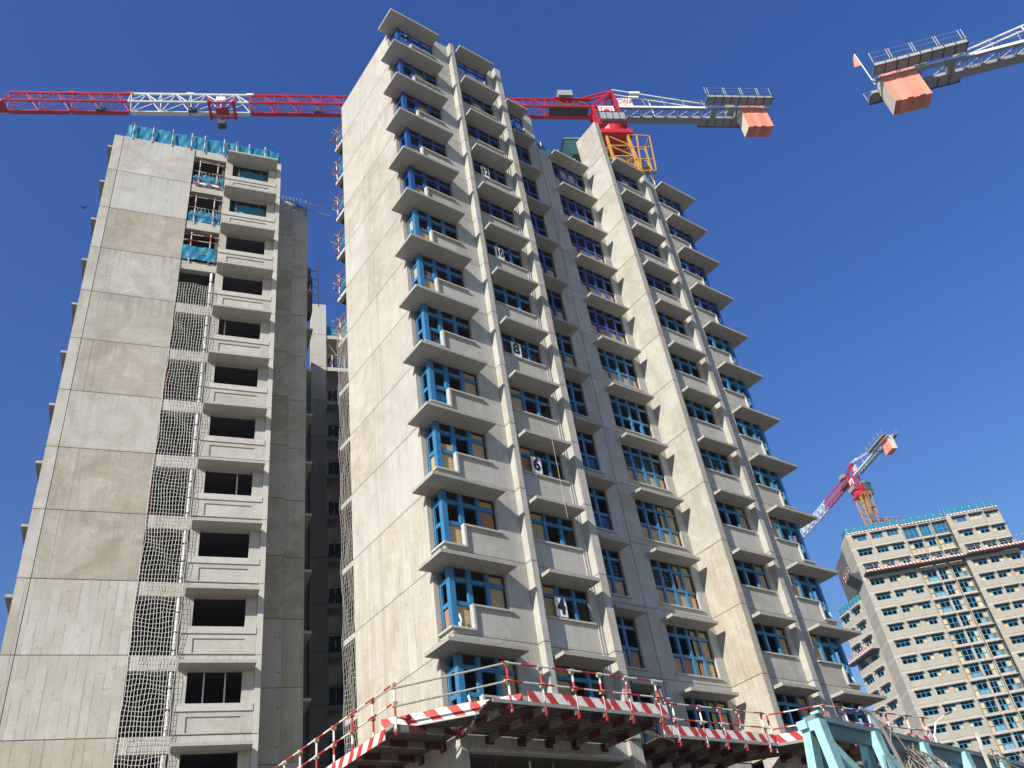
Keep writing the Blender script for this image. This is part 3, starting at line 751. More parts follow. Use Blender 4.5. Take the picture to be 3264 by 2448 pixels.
t = thing('corner_guard', 'red and white pipes and board on the skewed corner before the right hand platform', 'guardrail', (12.7,-.36,ZP), 0)
for z in (.70, 1.20): pipe('guard_rail', (0,0,z), (1.5,-1.3,z+.02), .026, PIPE, t)
plank('toe_board', (.02,-.03,.37), (1.5,-1.29,.37), .03, .28, TOE, t); MB().bar((0,0,.18), (1.5,-1.3,.18), .06, .09).build('edge_angle', GALV, t)
pipe('post', (0,0,-.06), (0,0,1.30), .033, PIPES_, t)
MB().hexa([(0,.02,.18),(1.5,-1.28,.18),(1.5,1.0,.18),(0,2.2,.18),(0,.02,.22),(1.5,-1.28,.22),(1.5,1.0,.22),(0,2.2,.22)]).build('corner_sheet', DECK, t)
t = thing('side_net', 'torn grey netting closing the step between two catch platforms', 'net', (6.15,-1.93,ZP), 0)
m = MB()
for i in range(9):
    a = i/8; m.tube((.02+.9*a*.2, a*1.6, .2), (.25+.9*a*.5, .35+a*1.25, 1.15-.6*a), .008, 4)
    m.tube((.02, a*1.5, .2+.1*math.sin(i)), (1.6, 1.5, -.05+.1*a), .008, 4)
m.build('strands', NETD, t)
for i, (x0, z0) in enumerate(((0,.7),(0,1.19))): pass
# props below the platforms
for x, y, nm, mt in ((2.05,1.25,'red','r'),(3.25,1.2,'white','w'),(4.2,1.3,'slim grey','g'),(5.2,1.2,'dull red','r')):
    tag(pipe('shoring_prop', (x,y,5.82), (x,y,8.36), .035, {'r': flatred, 'w': PVC, 'g': GALV}[mt]), '%s shoring prop under the edge beam of the middle tower' % nm, 'prop', 'props under the edge beam')

# ================================================================ teal truss in the foreground
T0 = Vector((-5.02,-14.36,-.06)); ta = R(8.5)
t = thing('steel_truss', 'pale teal triangular steel truss at the lower right in front of the platforms', 'truss', T0, ta)
PN = 1.29
for i in range(11):
    x = i*PN
    m = MB(); w = .11
    for sgn in (-1, 1):
        a = Vector((x, sgn*.07, 3.98)); b = Vector((x+.02, .40 if sgn > 0 else -.21, 2.0))
        m.bar(a, b, .095, .16, up=(1,0,0))
    m.box(x-.081, x+.081, -.12, .12, 3.94, 4.04)
    m.build('cross_frame', TEAL, t)
    if i < 10:
        d = MB()
        for sgn in (-1, 1):
            d.bar((x+.05, sgn*.09, 3.9), (x+PN, .36 if sgn > 0 else -.18, 2.15), .04, .04)
            d.bar((x+PN, sgn*.1, 3.85), (x+.1, sgn*.36, 2.2), .03, .03)
        d.build('lacing_bar', TEALD, t)
        MB().bar((x-.01,-.10,3.80), (x+2.35,-.20,2.2), .06, .10).build('diagonal', TEAL, t)
for i in range(3):
    MB().box(-.06 if i == 0 else i*4.6, (i+1)*4.6 if i < 2 else 13.2, -.075, .075, 4.043, 4.10).box(i*4.6+.03, (i+1)*4.6-.02, -.03, .03, 3.90, 4.04).build('top_chord', TEALD, t)
for sgn in (-1, 1): MB().box(-.1, 13, sgn*.40-.07, sgn*.40+.07, 1.9, 2.04).build('bottom_chord', TEALD, t)
MB().box(-.13,-.084,.02,.13,3.97,4.06).build('end_bracket', TEAL, t); MB().box(-.04,.05,-.12,-.02,4.103,4.13).build('end_bracket', TEAL, t)
for x in (0, 6.4, 12.9):
    for sgn in (-1,1): MB().box(x-.1,x+.1,sgn*.40-.075,sgn*.40+.075,-.1,1.9).build('support_leg', TEALD, t)
def Tp(x, y, z): c, s = math.cos(ta), math.sin(ta); return Vector((T0.x+x*c-y*s, T0.y+x*s+y*c, z))
tag(MB().path([Tp(.95,-.15,4.20),Tp(1.1,-.2,4.14),Tp(1.22,-.22,3.95),Tp(1.42,-.22,3.45),Tp(1.5,-.2,3.1),Tp(1.46,-.2,2.2)], .022, 6).build('bent_conduit', GALV), 'bent grey conduit hanging over the first bay of the teal truss', 'conduit')
random.seed(12)
def tangle(label, x, n, zt, ln):
    m = MB()
    for i in range(n):
        a = Tp(x+random.uniform(-.2,.2), random.uniform(-.15,.1), zt+random.uniform(-.1,.05)); pts = [a]
        d = Vector((random.uniform(-.2,.6), random.uniform(-.3,.3), .1))
        for q in range(7):
            d += Vector((random.uniform(-.18,.18), random.uniform(-.15,.15), -.16)); pts.append(pts[-1]+d*ln)
        m.path(pts, .007, 4)
    tag(m.build('dry_creeper', WIRE), label, 'creeper', 'dead creepers on the teal truss')
tangle('thick tangle of dead creeper stems hanging in the third bay of the teal truss', 2.3, 46, 3.9, .17)
tangle('sparse dead creeper stems around the fifth apex of the teal truss', 5.0, 14, 4.1, .14)
tangle('dead creeper twigs on the far right of the teal truss', 6.5, 16, 4.25, .12)
tangle('small curl of dead creeper at the second apex of the teal truss', 1.6, 8, 4.15, .09)
tag(MB().path([Tp(4.3,-.2,4.25),Tp(4.25,-.2,4.0),Tp(4.2,-.2,3.3),Tp(4.2,-.2,2.4)], .03, 6).build('grey_hose', NETD), 'grey hose tied down the third frame of the teal truss', 'hose')

# ================================================================ street lamp
t = thing('street_lamp', 'slim white street lamp with bent arm before the distant tower', 'lamp', (14.36,-5.08,-.1))
pipe('pole', (0,0,0), (0,0,7.85), .035, CWHITE, t); pipe('pole', (0,0,7.85), (.10,-.18,8.25), .03, CWHITE, t); pipe('arm', (.10,-.18,8.25), (.30,-.52,8.42), .016, PVC, t)
MB().box(.22,.40,-.66,-.46,8.40,8.44).build('lantern', LENS, t)

# ================================================================ tower cranes
def truss(m, s0, s1, n, w, h, z, r, single=True, deck=0):
    """triangular jib: two lower chords, one upper chord, lacing"""
    m.tube((s0,w,z), (s1,w,z), r*1.35, 6); m.tube((s0,-w,z), (s1,-w,z), r*1.35, 6); m.tube((s0,0,z+h), (s1,0,z+h), r*1.6, 6)
    L = (s1-s0)/n
    for i in range(n):
        a = s0+i*L; b = a+L/2; c = a+L
        for q in (w, -w):
            m.tube((a,q,z), (b,0,z+h), r*.62, 5); m.tube((b,0,z+h), (c,q,z), r*.62, 5); m.tube((a,q,z), (a,0,z+h), r*.5, 5)
        m.tube((a,w,z), (c,-w,z), r*.5, 5); m.tube((a,w,z), (a,-w,z), r*.5, 5)
    m.tube((s1,w,z), (s1,-w,z), r*.6, 5)
def crane(label, loc, rz, zc, mastbase=-.1, jib=True, flip=1, flag=False, cs=0.0, split=-32.8, gang=False):
    t = thing('tower_crane', label, 'crane', (loc[0],loc[1],mastbase), rz)
    Z = zc-mastbase
    W2 = .55
    if jib:
        for s0, s1, n, mt in ((-53.2,-48.0,2,CRED),(-48.0,-43.1,2,CRED),(-43.1,-38.0,2,CWHITE),(-38.0,-32.8,2,CWHITE),(-32.8,-22.4,5,CRED),(-22.4,-12,5,CRED),(-12,-1.3,5,CRED)) if not gang else ((-33,-27,3,CRED),(-27,-20,3,CWHITE),(-20,-13,3,CWHITE),(-13,-7,3,CRED),(-7,-1.3,3,CRED)):
            m = MB(); truss(m, s0+.03, s1-.03, n, W2, 1.9, Z, .085); o = m.build('jib_section', mt, t)
            MB().box(s0+.1, s1-.1, -W2*flip-.16, -W2*flip+.24, Z-.14, Z-.09).build('walkway', mt, o)
            MB().box(s1-.4, s1+.25, -.12, .12, Z+1.8, Z+2.05).build('pin_joint', mt, o)
        if not gang:
          m = MB(); m.box(-53.9,-53.2,-.6,.6,Z-.25,Z+.1); m.tube((-53.8,.5,Z),(-54.2,.5,Z+1.6),.03); m.tube((-53.8,-.5,Z),(-54.2,-.5,Z+1.6),.03); m.tube((-54.2,.5,Z+1.6),(-54.2,-.5,Z+1.6),.03); m.tube((-54.2,.5,Z+1.6),(-53.0,.5,Z+1.5),.02)
          m.build('jib_tip', CRED, t)
        m = MB()
        for s in (-36.2, -34.1) if not gang else ():
            m.box(s-.12,s+.12,-1.0,1.0,Z-.45,Z-.25); m.box(s-.12,s+.12,.62,.82,Z-.4,Z+.3); m.box(s-.12,s+.12,-.82,-.62,Z-.4,Z+.3)
        if not gang:
          m.box(-36.2,-34.1,.72,.86,Z-.42,Z-.28); m.box(-36.2,-34.1,-.86,-.72,Z-.42,Z-.28); m.box(-35.7,-34.6,-.35,.35,Z-.6,Z-.35)
          o = m.build('trolley', CRED, t)
          MB().box(-35.6,-34.8,.87*flip,.9*flip,Z-.15,Z+.35).build('trolley_plate', SIGN, o)
          MB().box(-35.5,-34.85,-.9*flip,-.25*flip,Z-1.9,Z-1.15).box(-35.45,-34.9,-.85*flip,-.3*flip,Z-1.15,Z-1.05).build('hook_block', CDARK, o)
          for s in (-45.4,-37.7,-26.8): MB().box(s-.38,s+.34,-.30*flip,-.05*flip,Z-.42,Z+.12).build('floodlight', CDARK, t)
        MB().box(-4.2,-2.8,-.5,.7,Z+1.95,Z+2.75).build('winch_box', CGREY, t)
        MB().box(-5.4,-1.6,-.5,.5,Z-.06,Z+.05).box(-4.6,-2.2,-.4,.4,Z+.06,Z+.8).build('hoist_winch', CDARK, t)
        m = MB(); m.tube((-8.5,0,Z+1.9),(1.2,0,Z+3.1),.001,4); 
    # tower head
    m = MB()
    for q in (-.62,.62):
        m.bar((-1.25,q,Z-2.6),(-1.25,q,Z+.1),.22); m.bar((1.15,q,Z-2.6),(1.15,q,Z+.1),.22)
        m.bar((-1.25,q,Z+.1),(1.3,q*.4,Z+3.05),.2); m.bar((1.15,q,Z+.1),(1.3,q*.4,Z+3.05),.2); m.bar((-1.25,q,Z),(1.15,q,Z),.2)
        m.bar((-1.25,q,Z-2.5),(1.15,q,Z-.1),.12); m.bar((-4.6,q*.3,Z+1.95),(-1.0,q*.5,Z+1.6),.13); m.bar((-1.6,q*.3,Z+2.0),(1.2,q*.3,Z+3.1),.16)
    m.bar((-1.25,-.62,Z),(-1.25,.62,Z),.16); m.bar((1.15,-.62,Z),(1.15,.62,Z),.16); m.bar((1.3,-.35,Z+3.05),(1.3,.35,Z+3.05),.2); m.bar((-1.25,0,Z-2.5),(-1.25,0,Z),.14)
    m.build('tower_head', CRED, t)
    MB().box(-1.45,1.35,-1.2,1.2,Z-3.5,Z-2.6).build('slewing_platform', CRED, t)
    MB().tube((0,0,Z-4.4),(0,0,Z-3.5),1.15,16,1.3).build('slewing_ring', CRED, t)
    MB().box(-1.5,1.5,-1.35,1.35,Z-4.95,Z-4.4).build('mast_collar', CRED, t)
    pl = MB().box(-.85,.65,.80*flip,.83*flip,Z-1.7,Z-.25).build('crest_board', SIGN, t)
    m = MB(); y0, y1 = .835*flip, .85*flip
    m.box(-.65,-.55,y0,y1,Z-1.5,Z-.5); m.box(.35,.45,y0,y1,Z-1.5,Z-.5); m.box(-.55,.35,y0,y1,Z-.58,Z-.5); m.box(-.55,.35,y0,y1,Z-1.5,Z-1.2)
    m.box(-.40,-.22,y0,y1,Z-1.15,Z-.8); m.box(.02,.20,y0,y1,Z-1.15,Z-.8); m.box(-.22,.02,y0,y1,Z-1.0,Z-.72); m.build('crest', CRED, pl)
    m = MB(); m.box(-1.3,1.2,.75*flip,1.55*flip,Z-3.2,Z-3.12); m.build('cab_walkway', CGREY, t)
    o = MB().box(-1.25,1.15,1.53*flip,1.56*flip,Z-3.1,Z-2.2).build('walkway_panel', CPANEL, t)
    m = MB()
    for s in (-1.28,-.66,-.04,.58,1.18): m.box(s-.03,s+.03,1.565*flip,1.6*flip,Z-3.2,Z-2.15)
    m.box(-1.3,1.2,1.565*flip,1.61*flip,Z-2.2,Z-2.12); m.build('panel_frame', CDARK, o)
    # operator cab hanging beside the head
    cb = thing if False else None
    ck = 1.0 if not gang else 1.25
    def cp(x, y, z): return (x*ck+cs, y*ck*flip, Z-3.6+(z+3.6)*ck+(1.6 if gang else 0))
    o = MB().hexa([cp(*q) for q in ((-4.1,-1.9,-5.8),(-2.3,-1.9,-5.8),(-2.3,-.5,-5.8),(-4.0,-.5,-5.8),(-4.5,-1.9,-3.6),(-2.3,-1.9,-3.6),(-2.3,-.5,-3.6),(-4.5,-.5,-3.6))]).build('operator_cab', GLASS, t)
    MB().hexa([cp(*q) for q in ((-4.65,-2.0,-3.58),(-2.2,-2.0,-3.58),(-2.2,-.4,-3.58),(-4.65,-.4,-3.58),(-4.2,-1.8,-3.2),(-2.3,-1.8,-3.2),(-2.3,-.6,-3.2),(-4.2,-.6,-3.2))]).build('cab_roof', CGREY, o)
    m = MB()
    for yy in (-.47,-1.93):
        for a, b in (((-4.1,yy,-5.8),(-4.5,yy,-3.6)),((-3.3,yy,-5.8),(-3.4,yy,-3.6)),((-2.3,yy,-5.8),(-2.3,yy,-3.6)),((-4.1,yy,-5.8),(-2.3,yy,-5.8))): m.bar(cp(*a), cp(*b), .09)
    m.build('cab_frame', CDARK, o)
    if gang:
        m = MB(); zt = Z-4.95-5.5
        for q in (-.7,.7):
            m.bar((q,-1.0*flip,zt),(q,-6.5*flip,zt+.1),.16); m.bar((q,-1.0*flip,zt-1.4),(q,-3.5*flip,zt),.12)
        for y in (-1.6,-2.8,-4.0,-5.2,-6.4): m.bar((-.7,y*flip,zt),(.7,y*flip,zt),.12); m.bar((-.7,y*flip,zt),(.7,(y+1.2)*flip,zt),.08)
        m.build('climbing_gangway', CYEL, t)
    MB().box(-2.3,-1.4,-1.6*flip,-.6*flip,Z-4.2,Z-3.5).build('cab_bracket', CRED, t)
    # counter jib
    m = MB(); e = 16.7
    for q in (W2,-W2): m.box(1.2,e,q-.09,q+.09,Z-.16,Z+.14)
    n = 9
    for i in range(n):
        a = 1.3+i*(12.3-1.3)/n; b = a+(12.3-1.3)/n
        m.bar((a,W2-.09,Z-.05),(b,-W2+.09,Z-.05),.07); m.bar((a,-W2+.09,Z-.05),(b,W2-.09,Z-.05),.05); m.bar((a,-W2+.09,Z-.05),(a,W2-.09,Z-.05),.08)
    for a in (10.7,11.0,13.2): m.box(a,a+.25,-W2+.09,W2-.09,Z-.2,Z+.1)
    m.build('counter_jib', CWHITE if False else CGREY, t)
    MB().box(1.2,10.0,(W2+.092)*flip,(W2+.11)*flip,Z-.14,Z+.12).build('chord_face', CWHITE, t)
    MB().box(1.4,10.6,-(W2+.85)*flip,-(W2+.12)*flip,Z+.1,Z+.14).build('walkway', CPANEL, t)
    m = MB()
    for a in range(2, 11, 2):
        for q in ((W2+.1)*flip, -(W2+.8)*flip): m.tube((a,q,Z+.1),(a-.15,q,Z+1.15),.03)
    for q in ((W2+.1)*flip, -(W2+.8)*flip):
        for h in (.65,1.15): m.tube((1.6,q,Z+h),(10.2,q,Z+h),.018)
    m.build('handrail', CGREY, t)
    m = MB(); m.tube((1.3,.15,Z+3.1),(10.4,.15,Z+.9),.08); m.tube((1.3,-.35,Z+3.1),(10.4,-.35,Z+.9),.08); m.box(3.0,4.0,.05,.25,Z+2.45,Z+2.75); m.box(3.0,4.0,-.45,-.25,Z+2.45,Z+2.75); m.tube((4.9,.15,Z+2.2),(5.2,.5,Z+.1),.05)
    m.build('tie_bar', CWHITE, t)
    for sg in (1,-1):
        o = MB().box(9.9,16.7,sg*(W2+.30),sg*(W2+1.15),Z+.16,Z+.24).build('ballast_walkway', CPANEL, t)
        m = MB()
        for i in range(9): m.box(9.9+i*.84,9.98+i*.84,sg*(W2+1.12),sg*(W2+1.18),Z+.1,Z+.5); m.bar((9.95+i*.84,sg*(W2+1.15),Z+.14),(9.95+i*.84,sg*(W2+.32),Z+.14),.06)
        m.box(9.9,16.7,sg*(W2+1.13),sg*(W2+1.19),Z+.5,Z+.58); m.box(9.9,16.7,sg*(W2+1.13),sg*(W2+1.19),Z+.08,Z+.15); m.build('walkway_frame', CDARK, o)
        MB().box(9.98,16.62,sg*(W2+1.14),sg*(W2+1.16),Z+.15,Z+.5).build('kick_panel', CPANEL, o)
        m = MB()
        for a in (9.95,10.2,11.8,11.98,13.5,13.68,15.2,15.38,16.6): m.tube((a,sg*(W2+1.16),Z+.5),(a-.02,sg*(W2+1.25),Z+1.6),.03)
        for h in (1.05,1.58): m.tube((9.95,sg*(W2+1.2),Z+h),(16.6,sg*(W2+1.2),Z+h),.016)
        m.build('handrail', CGREY, o)
    MB().box(12.6,13.5,-.1,.6,Z+.4,Z+1.3).build('drive_box', CGREY, t)
    ang = MB()
    for i in range(6):
        a = 13.6+i*.43; m = MB(); d = (.0,.09,.03,.13,.05,.10)[i]; m.i = 0
        x0, x1, y0, y1, z0, z1 = a, a+.405, -.62-d*.3, .62+d*.3, Z-2.95+d, Z+.35
        m.face([(x0,y0,z0),(x0,y0,z1),(x0,y1,z1),(x0,y1,z0)]); m.face([(x1,y0,z0),(x1,y1,z0),(x1,y1,z1),(x1,y0,z1)]); m.i = 1
        m.face([(x0,y0,z0),(x1,y0,z0),(x1,y0,z1),(x0,y0,z1)]); m.face([(x0,y1,z0),(x0,y1,z1),(x1,y1,z1),(x1,y1,z0)]); m.face([(x0,y0,z1),(x1,y0,z1),(x1,y1,z1),(x0,y1,z1)]); m.face([(x0,y0,z0),(x0,y1,z0),(x1,y1,z0),(x1,y0,z0)])
        o = m.build('ballast_block', [BALL, PINK], t)
        m = MB()
        for q in (-.3,.3): m.bar((a+.2,q-.1,z1),(a+.2,q-.1,z1+.16),.04); m.bar((a+.2,q+.1,z1),(a+.2,q+.1,z1+.16),.04); m.bar((a+.2,q-.12,z1+.16),(a+.2,q+.12,z1+.16),.04)
        m.build('lifting_eye', CDARK, o)
    sg = MB().box(1.5,2.95,.30*flip,.33*flip,Z+.65,Z+1.75).build('name_board', SIGN, t)
    o = put('lettering', text_mesh('CWA', .95, .012, CRED, .006), sg, (2.23,.345*flip,Z+1.2), (math.pi/2,0,math.pi if flip > 0 else 0)); o.scale = (.72,1,1)
    if flag:
        pipe('flag_pole', (16.4,0,Z+.2), (16.5,0,Z+4.2), .04, CWHITE, t)
        MB().hexa([(16.5,-.03,Z+2.7),(16.95,-.2,Z+2.9),(16.93,-.14,Z+2.9),(16.5,.03,Z+2.7),(16.52,-.02,Z+4.2),(16.7,-.1,Z+3.9),(16.7,-.04,Z+3.9),(16.52,.02,Z+4.2)]).build('wind_flag', PINK, t)
    # mast
    top = Z-4.95; zz = top; a = 1.0
    while zz > top-24 and zz > 3:
        m = MB(); z0 = zz-3.0
        for x in (-a,a):
            for y in (-a,a): m.bar((x,y,z0),(x,y,zz),.2)
        for i in range(2):
            p, q = z0+1.5*i, z0+1.5*i+1.5
            for x in (-a,a): m.bar((x,-a,p),(x,a,q),.1); m.bar((x,-a,p),(x,a,p),.1)
            for y in (-a,a): m.bar((-a,y,q),(a,y,p),.1); m.bar((-a,y,p),(a,y,p),.1)
        m.build('mast_section', CYEL, t); zz = z0
    if zz > 0:
        m = MB()
        for x in (-a,a):
            for y in (-a,a): m.bar((x,y,0),(x,y,zz),.2)
        m.build('mast_section', CYEL, t)
    # climbing frame platform
    m = MB(); f = flip
    P = [(1.0,1.15*f,top-.1),(3.0,1.15*f,top-.25),(2.5,1.15*f,top-5.2),(1.2,1.15*f,top-5.2)]
    for yy in (1.15*f, -.4*f):
        Q = [(p[0],yy,p[2]) for p in P]
        for i in range(4): m.bar(Q[i], Q[(i+1) % 4], .10)
        m.bar((.9,yy,top-1.9),(2.8,yy,top-1.9),.09); m.bar((.9,yy,top-3.6),(2.65,yy,top-3.6),.09); m.bar((1.8,yy,top-.2),(1.2,yy,top-5.0),.12); m.bar((2.2,yy,top-1.9),(2.1,yy,top-5.2),.14)
    for p in P: m.bar((p[0],1.15*f,p[2]),(p[0],-.4*f,p[2]),.1)
    m.build('climbing_frame', CYEL, t)
    m = MB(); m.box(1.5,2.6,-.3,1.0,top-3.5,top-3.45); m.build('climbing_deck', CPANEL, t)
    return t
def ang(tx, ty): return math.atan2(ty, tx)
# local x = counter jib; y towards the camera is flip*+1
crane('red and white tower crane with long jib behind the middle tower', (31.07,11.49), ang(.873,-.487), 72.0, flip=-1)
crane('small distant tower crane with ochre mast behind the far tower', (155.27,66.41), ang(-.43,-.90), 93.0, flip=-1, cs=4.2, gang=True)
crane('tower crane counter jib with pink ballast at the upper right corner', (47.8,-20.4), ang(-.68,.74), 54.9, flip=1, flag=True)

# ================================================================ distant tower
D = thing('apartment_tower', 'distant concrete tower at the lower right with rows of blue windows and boards', 'tower', (126.89,56.48,0), R(-43))
DZ0 = 68.0
def dcol(u0, u1, wins, w=0.0):                            # wins: (x0,x1,depth below head)
    m = MB().wall(u0, u1-.02, -2.2, .56, w, w+.3, [(a, b, -h, 0) for a, b, h in wins])
    return m.mesh('wall_panel', FAR)
def dframe(a, b, h, w):
    m = MB(); n = 3 if b-a > 1.8 else 2; d = .09
    for i in range(n+1): x = a+(b-a)*i/n; m.box(x-d/2, x+d/2, w+.14, w+.22, -h, 0)
    for z in ([-.4] if h < 1.5 else [-.4,-1.35]): m.box(a, b, w+.12, w+.2, z-d/2, z+d/2)
    m.box(a, b, w+.13, w+.21, -h, -h+.08)
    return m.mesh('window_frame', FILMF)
COLS = [(-.7,2.85,[(0,2.4,1.15)],0,[(-.2,2.55)]), (2.85,8.8,[(3.3,5.3,1.15),(6.1,8.1,1.15)],0,[(3.1,8.25)]),
        (8.95,14.05,[(9.1,11.55,2.3),(11.95,13.8,2.3)],.35,[(9.0,11.65),(11.85,13.95)]), (14.2,16.9,[(14.35,16.7,2.3)],.35,[(14.25,16.8)]),
        (16.9,20.45,[(17.8,20.2,1.15)],-.5,[(17.65,20.35)]), (20.45,23.4,[(20.8,23.1,1.15)],-.5,[(20.65,23.25)]), (23.5,26.3,[(23.7,26.0,1.15)],-.3,[(23.55,26.15)])]
random.seed(21)
NR = 17
PLYC = {}
for u0, u1, wins, w, shs in COLS:
    pm = dcol(u0, u1, wins, w)
    fms = [dframe(a, b, h, w) for a, b, h in wins]
    shm = [MB().box(a, b, w-.48, w-.004, 0, .10).mesh('sunshade_slab', SHADE) for a, b in shs]
    for r in range(NR):
        z = DZ0-H*r
        put('wall_panel', pm, D, (0,0,z))
        for s_ in shm: put('sunshade_slab', s_, D, (0,0,z))
        for i, (a, b, h) in enumerate(wins):
            o = put('window_frame', fms[i], D, (0,0,z))
            def brd(x0, x1, z0, z1, mt=FARPLY):
                key = (round(x1-x0,2), round(z1-z0,2), mt.name)
                if key not in PLYC: PLYC[key] = MB().box(0, key[0], 0, .03, 0, key[1]).mesh('board' if mt is FARPLY else 'blue_sheet', mt)
                put('board' if mt is FARPLY else 'blue_sheet', PLYC[key], o, (x0, w+.23, z0))
            q = (b-a)/2.5
            if h < 1.5:
                if u0 > 2 and r >= 3 and random.random() < .9:
                    if (i == 0) == (u0 < 10 or u0 > 18.5 and u0 < 21 ): brd(b-q+.06, b-.05, -h+.12, -.45)
                    else: brd(a+.05, a+q-.06, -h+.12, -.45)
                if r < 3 and random.random() < .6: brd(a+.05, a+q-.06, -h+.12, -.45)
                if r == 0: brd(a+.05, b-.05, -h+.1, -.45, TARPD if u0 < 17 else FARPLY)
            else:
                if r == 0: brd(a+.05, b-.05, -h+.1, -.45, TARPD)
                elif r < 3: brd(a+.05,b-.05,-h+.12,-1.42); brd(a+.05,a+q-.06,-1.3,-.45)
                else:
                    if i == 0 and u0 < 10: brd(a+.05, a+q*.7, -h+.12, -1.42); brd(a+.05, a+q*.7, -1.3, -.5)
                    else: brd(b-q+.06, b-.05, -h+.12, -1.42); brd(b-q+.06, b-.05, -1.3, -.45)
                    if random.random() < .7: brd(a+q*.8, b-q*(1 if i else .05)-.05, -h+.12, -1.42, FARS)
MB().box(-.68,26.2,4,14,2,DZ0+.3).build('inner_block', CORE, D)
dsl = MB().box(-.68,26.2,.9,3.99,0,.2).mesh('floor_slab', CORE)
for r in range(NR+1): put('floor_slab', dsl, D, (0,0,DZ0-H*r+.3))
din = MB()
for u in (2.6,8.7,11.6,14.0,16.7,20.3,23.25,25.98): din.box(u,u+.2,.9 if u < 16 else .2,3.99,2,DZ0+.2)
din.build('inner_wall', CORE, D)
# plain side pier on the left of the front
pm = MB().box(-.72,-.705,0,0.01,0,.01)
sp = MB().box(-1.02,-.705,.0,5.0,-2.2,.585).mesh('side_panel', FAR)
for r in range(NR): put('side_panel', sp, D, (0,0,DZ0-H*r))
t = thing('roof_guardrail', 'bright blue sheet guard along the roof of the distant tower', 'guardrail', (126.89,56.48,DZ0+.6), R(-43))
sheet('tarpaulin', TARP, t, [(-.9,3,0),(-.8,.1,0),(8.8,.1,0)], 1.15, 40, 4, .05, 51); sheet('tarpaulin', TARP, t, [(8.9,.4,0),(16.8,.4,0)], 1.15, 36, 4, .05, 52); sheet('tarpaulin', TARP, t, [(16.8,.4,.0),(16.95,-.4,.0),(26.2,-.4,0)], 1.3, 40, 4, .05, 53)
for i in range(21): pipe('post', (-.5+i*1.3,-.15 if i < 13 else -.62,-.1), (-.5+i*1.3,-.1 if i < 13 else -.58,1.1), .03, PIPEW, t)
for a, b, y in ((-.8,8.7,-.08),(8.9,16.8,.2),(16.9,26.2,-.58)): plank('toe_board', (a,y,-.02), (b,y,-.02), .04, .22, TOE, t)
t = thing('catch_platform', 'dark catch platform with striped edge round the distant tower', 'platform', (126.89,56.48,60.25), R(-43))
for a, b, y0, y1, h in ((-.7,8.9,-1.7,0,0),(8.9,16.9,-1.5,.3,0),(16.9,26.9,-2.2,-.5,0)):
    MB().box(a,b-.05,y0,y1-.01,0,.15).build('deck', CDARK, t)
    plank('toe_board', (a+.03,y0-.04,.3), (b-.08,y0-.04,.3), .04, .34, TOE, t)
    for z in (.8,1.25): pipe('guard_rail', (a,y0,z), (b-.05,y0,z), .022, PIPEW, t)
    x = a+.3
    while x < b-.3: pipe('post', (x,y0,0), (x,y0,1.35), .03, PIPEW, t); x += 1.4
for p, q in (((-2.7,.4),(-1.05,4.6)),): 
    MB().box(p[0],q[0],p[1],q[1],1.0,1.2).hexa([(-1.2,p[1],-.6),(-1.05,p[1],-.6),(-1.05,q[1],-.6),(-1.2,q[1],-.6),(-2.7,p[1],.99),(-1.05,p[1],.99),(-1.05,q[1],.99),(-2.7,q[1],.99)]).build('side_deck', CDARK, t)
    for y in (.6,2,3.3,4.5): pipe('post', (-2.65,y,1.2), (-2.75,y,2.5), .045, PIPES_, t)
    for z in (1.7,2.3): pipe('guard_rail', (-2.68,.4,z), (-2.68,4.6,z), .035, PIPE, t)
pipe('guard_rail', (26.3,-1.5,2.0), (28.2,-1.5,2.0), .04, PIPE, t); MB().box(26.4,28.0,-1.8,1.5,.2,.5).build('side_deck', CDARK, t)
# lower wing on its left
cD, sD = math.cos(R(-43)), math.sin(R(-43))
pr_ = Vector((126.89-1.05*cD-5.02*sD, 56.48-1.05*sD+5.02*cD, 0))
WG = thing('apartment_block', 'lower concrete wing left of the distant tower with two window columns', 'building', pr_, R(-43)+R(111)+math.pi)
wm = MB().wall(-7.6, -.02, -2.2, .585, 0, .3, [(-7.0,-4.6,-1.2,0),(-3.4,-.9,-1.2,0)]).mesh('wall_panel', FAR)
wf = [dframe(a, b, 1.2, 0) for a, b in ((-7.0,-4.6),(-3.4,-.9))]
ws = MB().box(-7.2,-4.4,-.6,-.004,0,.1).mesh('sunshade_slab', SHADE), MB().box(-3.6,-.7,-.6,-.004,0,.1).mesh('sunshade_slab', SHADE)
WZ = 57.6
for r in range(13):
    z = WZ-H*r; put('wall_panel', wm, WG, (0,0,z))
    for i in (0,1):
        put('sunshade_slab', ws[i], WG, (0,0,z)); o = put('window_frame', wf[i], WG, (0,0,z))
        if i == 1 or r == 0 or r > 8: put('board', MB().box(0,.8,0,.03,0,.65).mesh('board', FARPLY), o, ((-4.6,-.9)[i]-.85,.23,-1.08))
MB().box(-7.6,-7.4,.305,2.5,2,WZ+.4).box(-.2,-.02,.305,2.5,2,WZ+.4).box(-4.1,-3.9,.4,2.5,2,WZ+.4).box(-7.6,0,2.5,9,2,WZ+.4).box(-7.58,-.02,.32,2.48,WZ+.3,WZ+.5).build('inner_block', CORE, WG)
t = thing('roof_guardrail', 'light blue sheet guard on the lower wing beside the distant tower', 'guardrail', pr_+Vector((0,0,WZ+.6)), R(-43)+R(111)+math.pi)
sheet('tarpaulin', TARP, t, [(-7.6,.1,0),(-.1,.1,0)], 1.2, 30, 4, .05, 61)
for i in range(7): pipe('post', (-7.3+i*1.1,-.05,-.1), (-7.3+i*1.1,0,1.1), .03, PIPEW, t)
t = thing('catch_platform', 'short striped catch platform on the lower wing beside the distant tower', 'platform', pr_+Vector((0,0,WZ-8.4)), R(-43)+R(111)+math.pi)
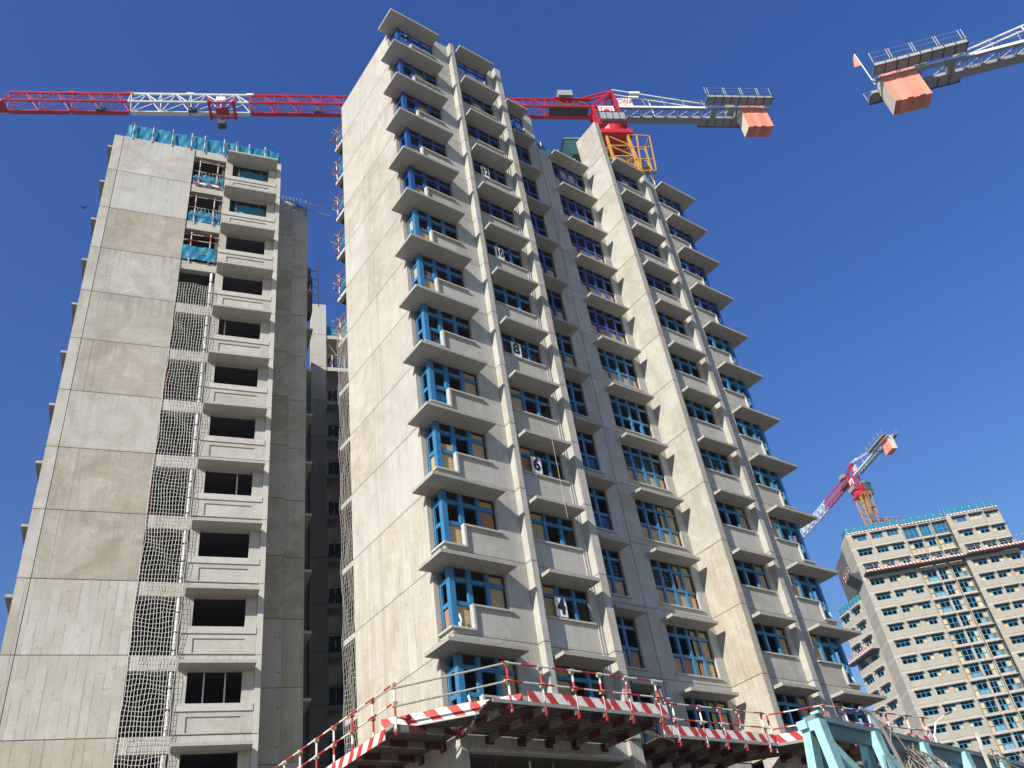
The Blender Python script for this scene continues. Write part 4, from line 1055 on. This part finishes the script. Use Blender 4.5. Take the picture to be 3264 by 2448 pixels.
MB().box(-8.6,-.1,-1.6,-.01,0,.15).build('deck', CDARK, t); plank('toe_board', (-8.6,-1.64,.3), (-.1,-1.64,.3), .04, .34, TOE, t)
for z in (.8,1.25): pipe('guard_rail', (-8.6,-1.6,z), (-.1,-1.6,z), .04, PIPE, t)
for i in range(7): pipe('post', (-8.4+i*1.35,-1.6,0), (-8.4+i*1.35,-1.6,1.35), .045, PIPES_, t)

# ================================================================ bird
m = MB()
m.v = [(0,.22,0),(.05,.08,.03),(-.05,.08,.03),(.05,.08,-.04),(-.05,.08,-.04),(.03,-.18,.02),(-.03,-.18,.02),(0,-.18,-.03),(.05,-.34,.0),(-.05,-.34,.0),
       (.30,.12,.16),(.34,-.02,.15),(.62,-.02,.05),(.60,-.08,.05),(-.28,.14,.20),(-.33,0,.19),(-.58,.0,.12),(-.56,-.06,.12),(.045,-.05,.02),(-.045,-.05,.02)]
m.f = [(0,1,2),(0,3,1),(0,2,4),(0,4,3),(1,18,19,2),(18,5,6,19),(3,4,7),(3,7,5,1),(4,2,6,7),(5,8,9,6),(7,9,8),(7,8,5),(7,6,9),(1,10,11,18),(10,12,13,11),(2,19,15,14),(14,15,17,16)]; m.m = [0]*len(m.f)
o = m.build('bird', CDARK, None, (-8.9,25.8,50.69)); o.rotation_euler = (R(10), R(25), R(-60)); o.scale = (.75,.75,.75)
tag(o, 'small dark bird flying in the sky left of the left tower', 'bird')

# ================================================================ thin air haze
hz = MB().box(-120, 260, -120, 220, -1.4, 112).build('haze', None)
hm = bpy.data.materials.new('haze_air'); hm.use_nodes = True; ht = hm.node_tree; ht.nodes.clear()
ho = ht.nodes.new('ShaderNodeOutputMaterial'); pv = ht.nodes.new('ShaderNodeVolumePrincipled')
pv.inputs['Color'].default_value = (.80,.87,.95,1); pv.inputs['Density'].default_value = .0004; pv.inputs['Anisotropy'].default_value = .4
ht.links.new(pv.outputs[0], ho.inputs['Volume']); hz.data.materials.clear(); hz.data.materials.append(hm); hz['kind'] = 'stuff'
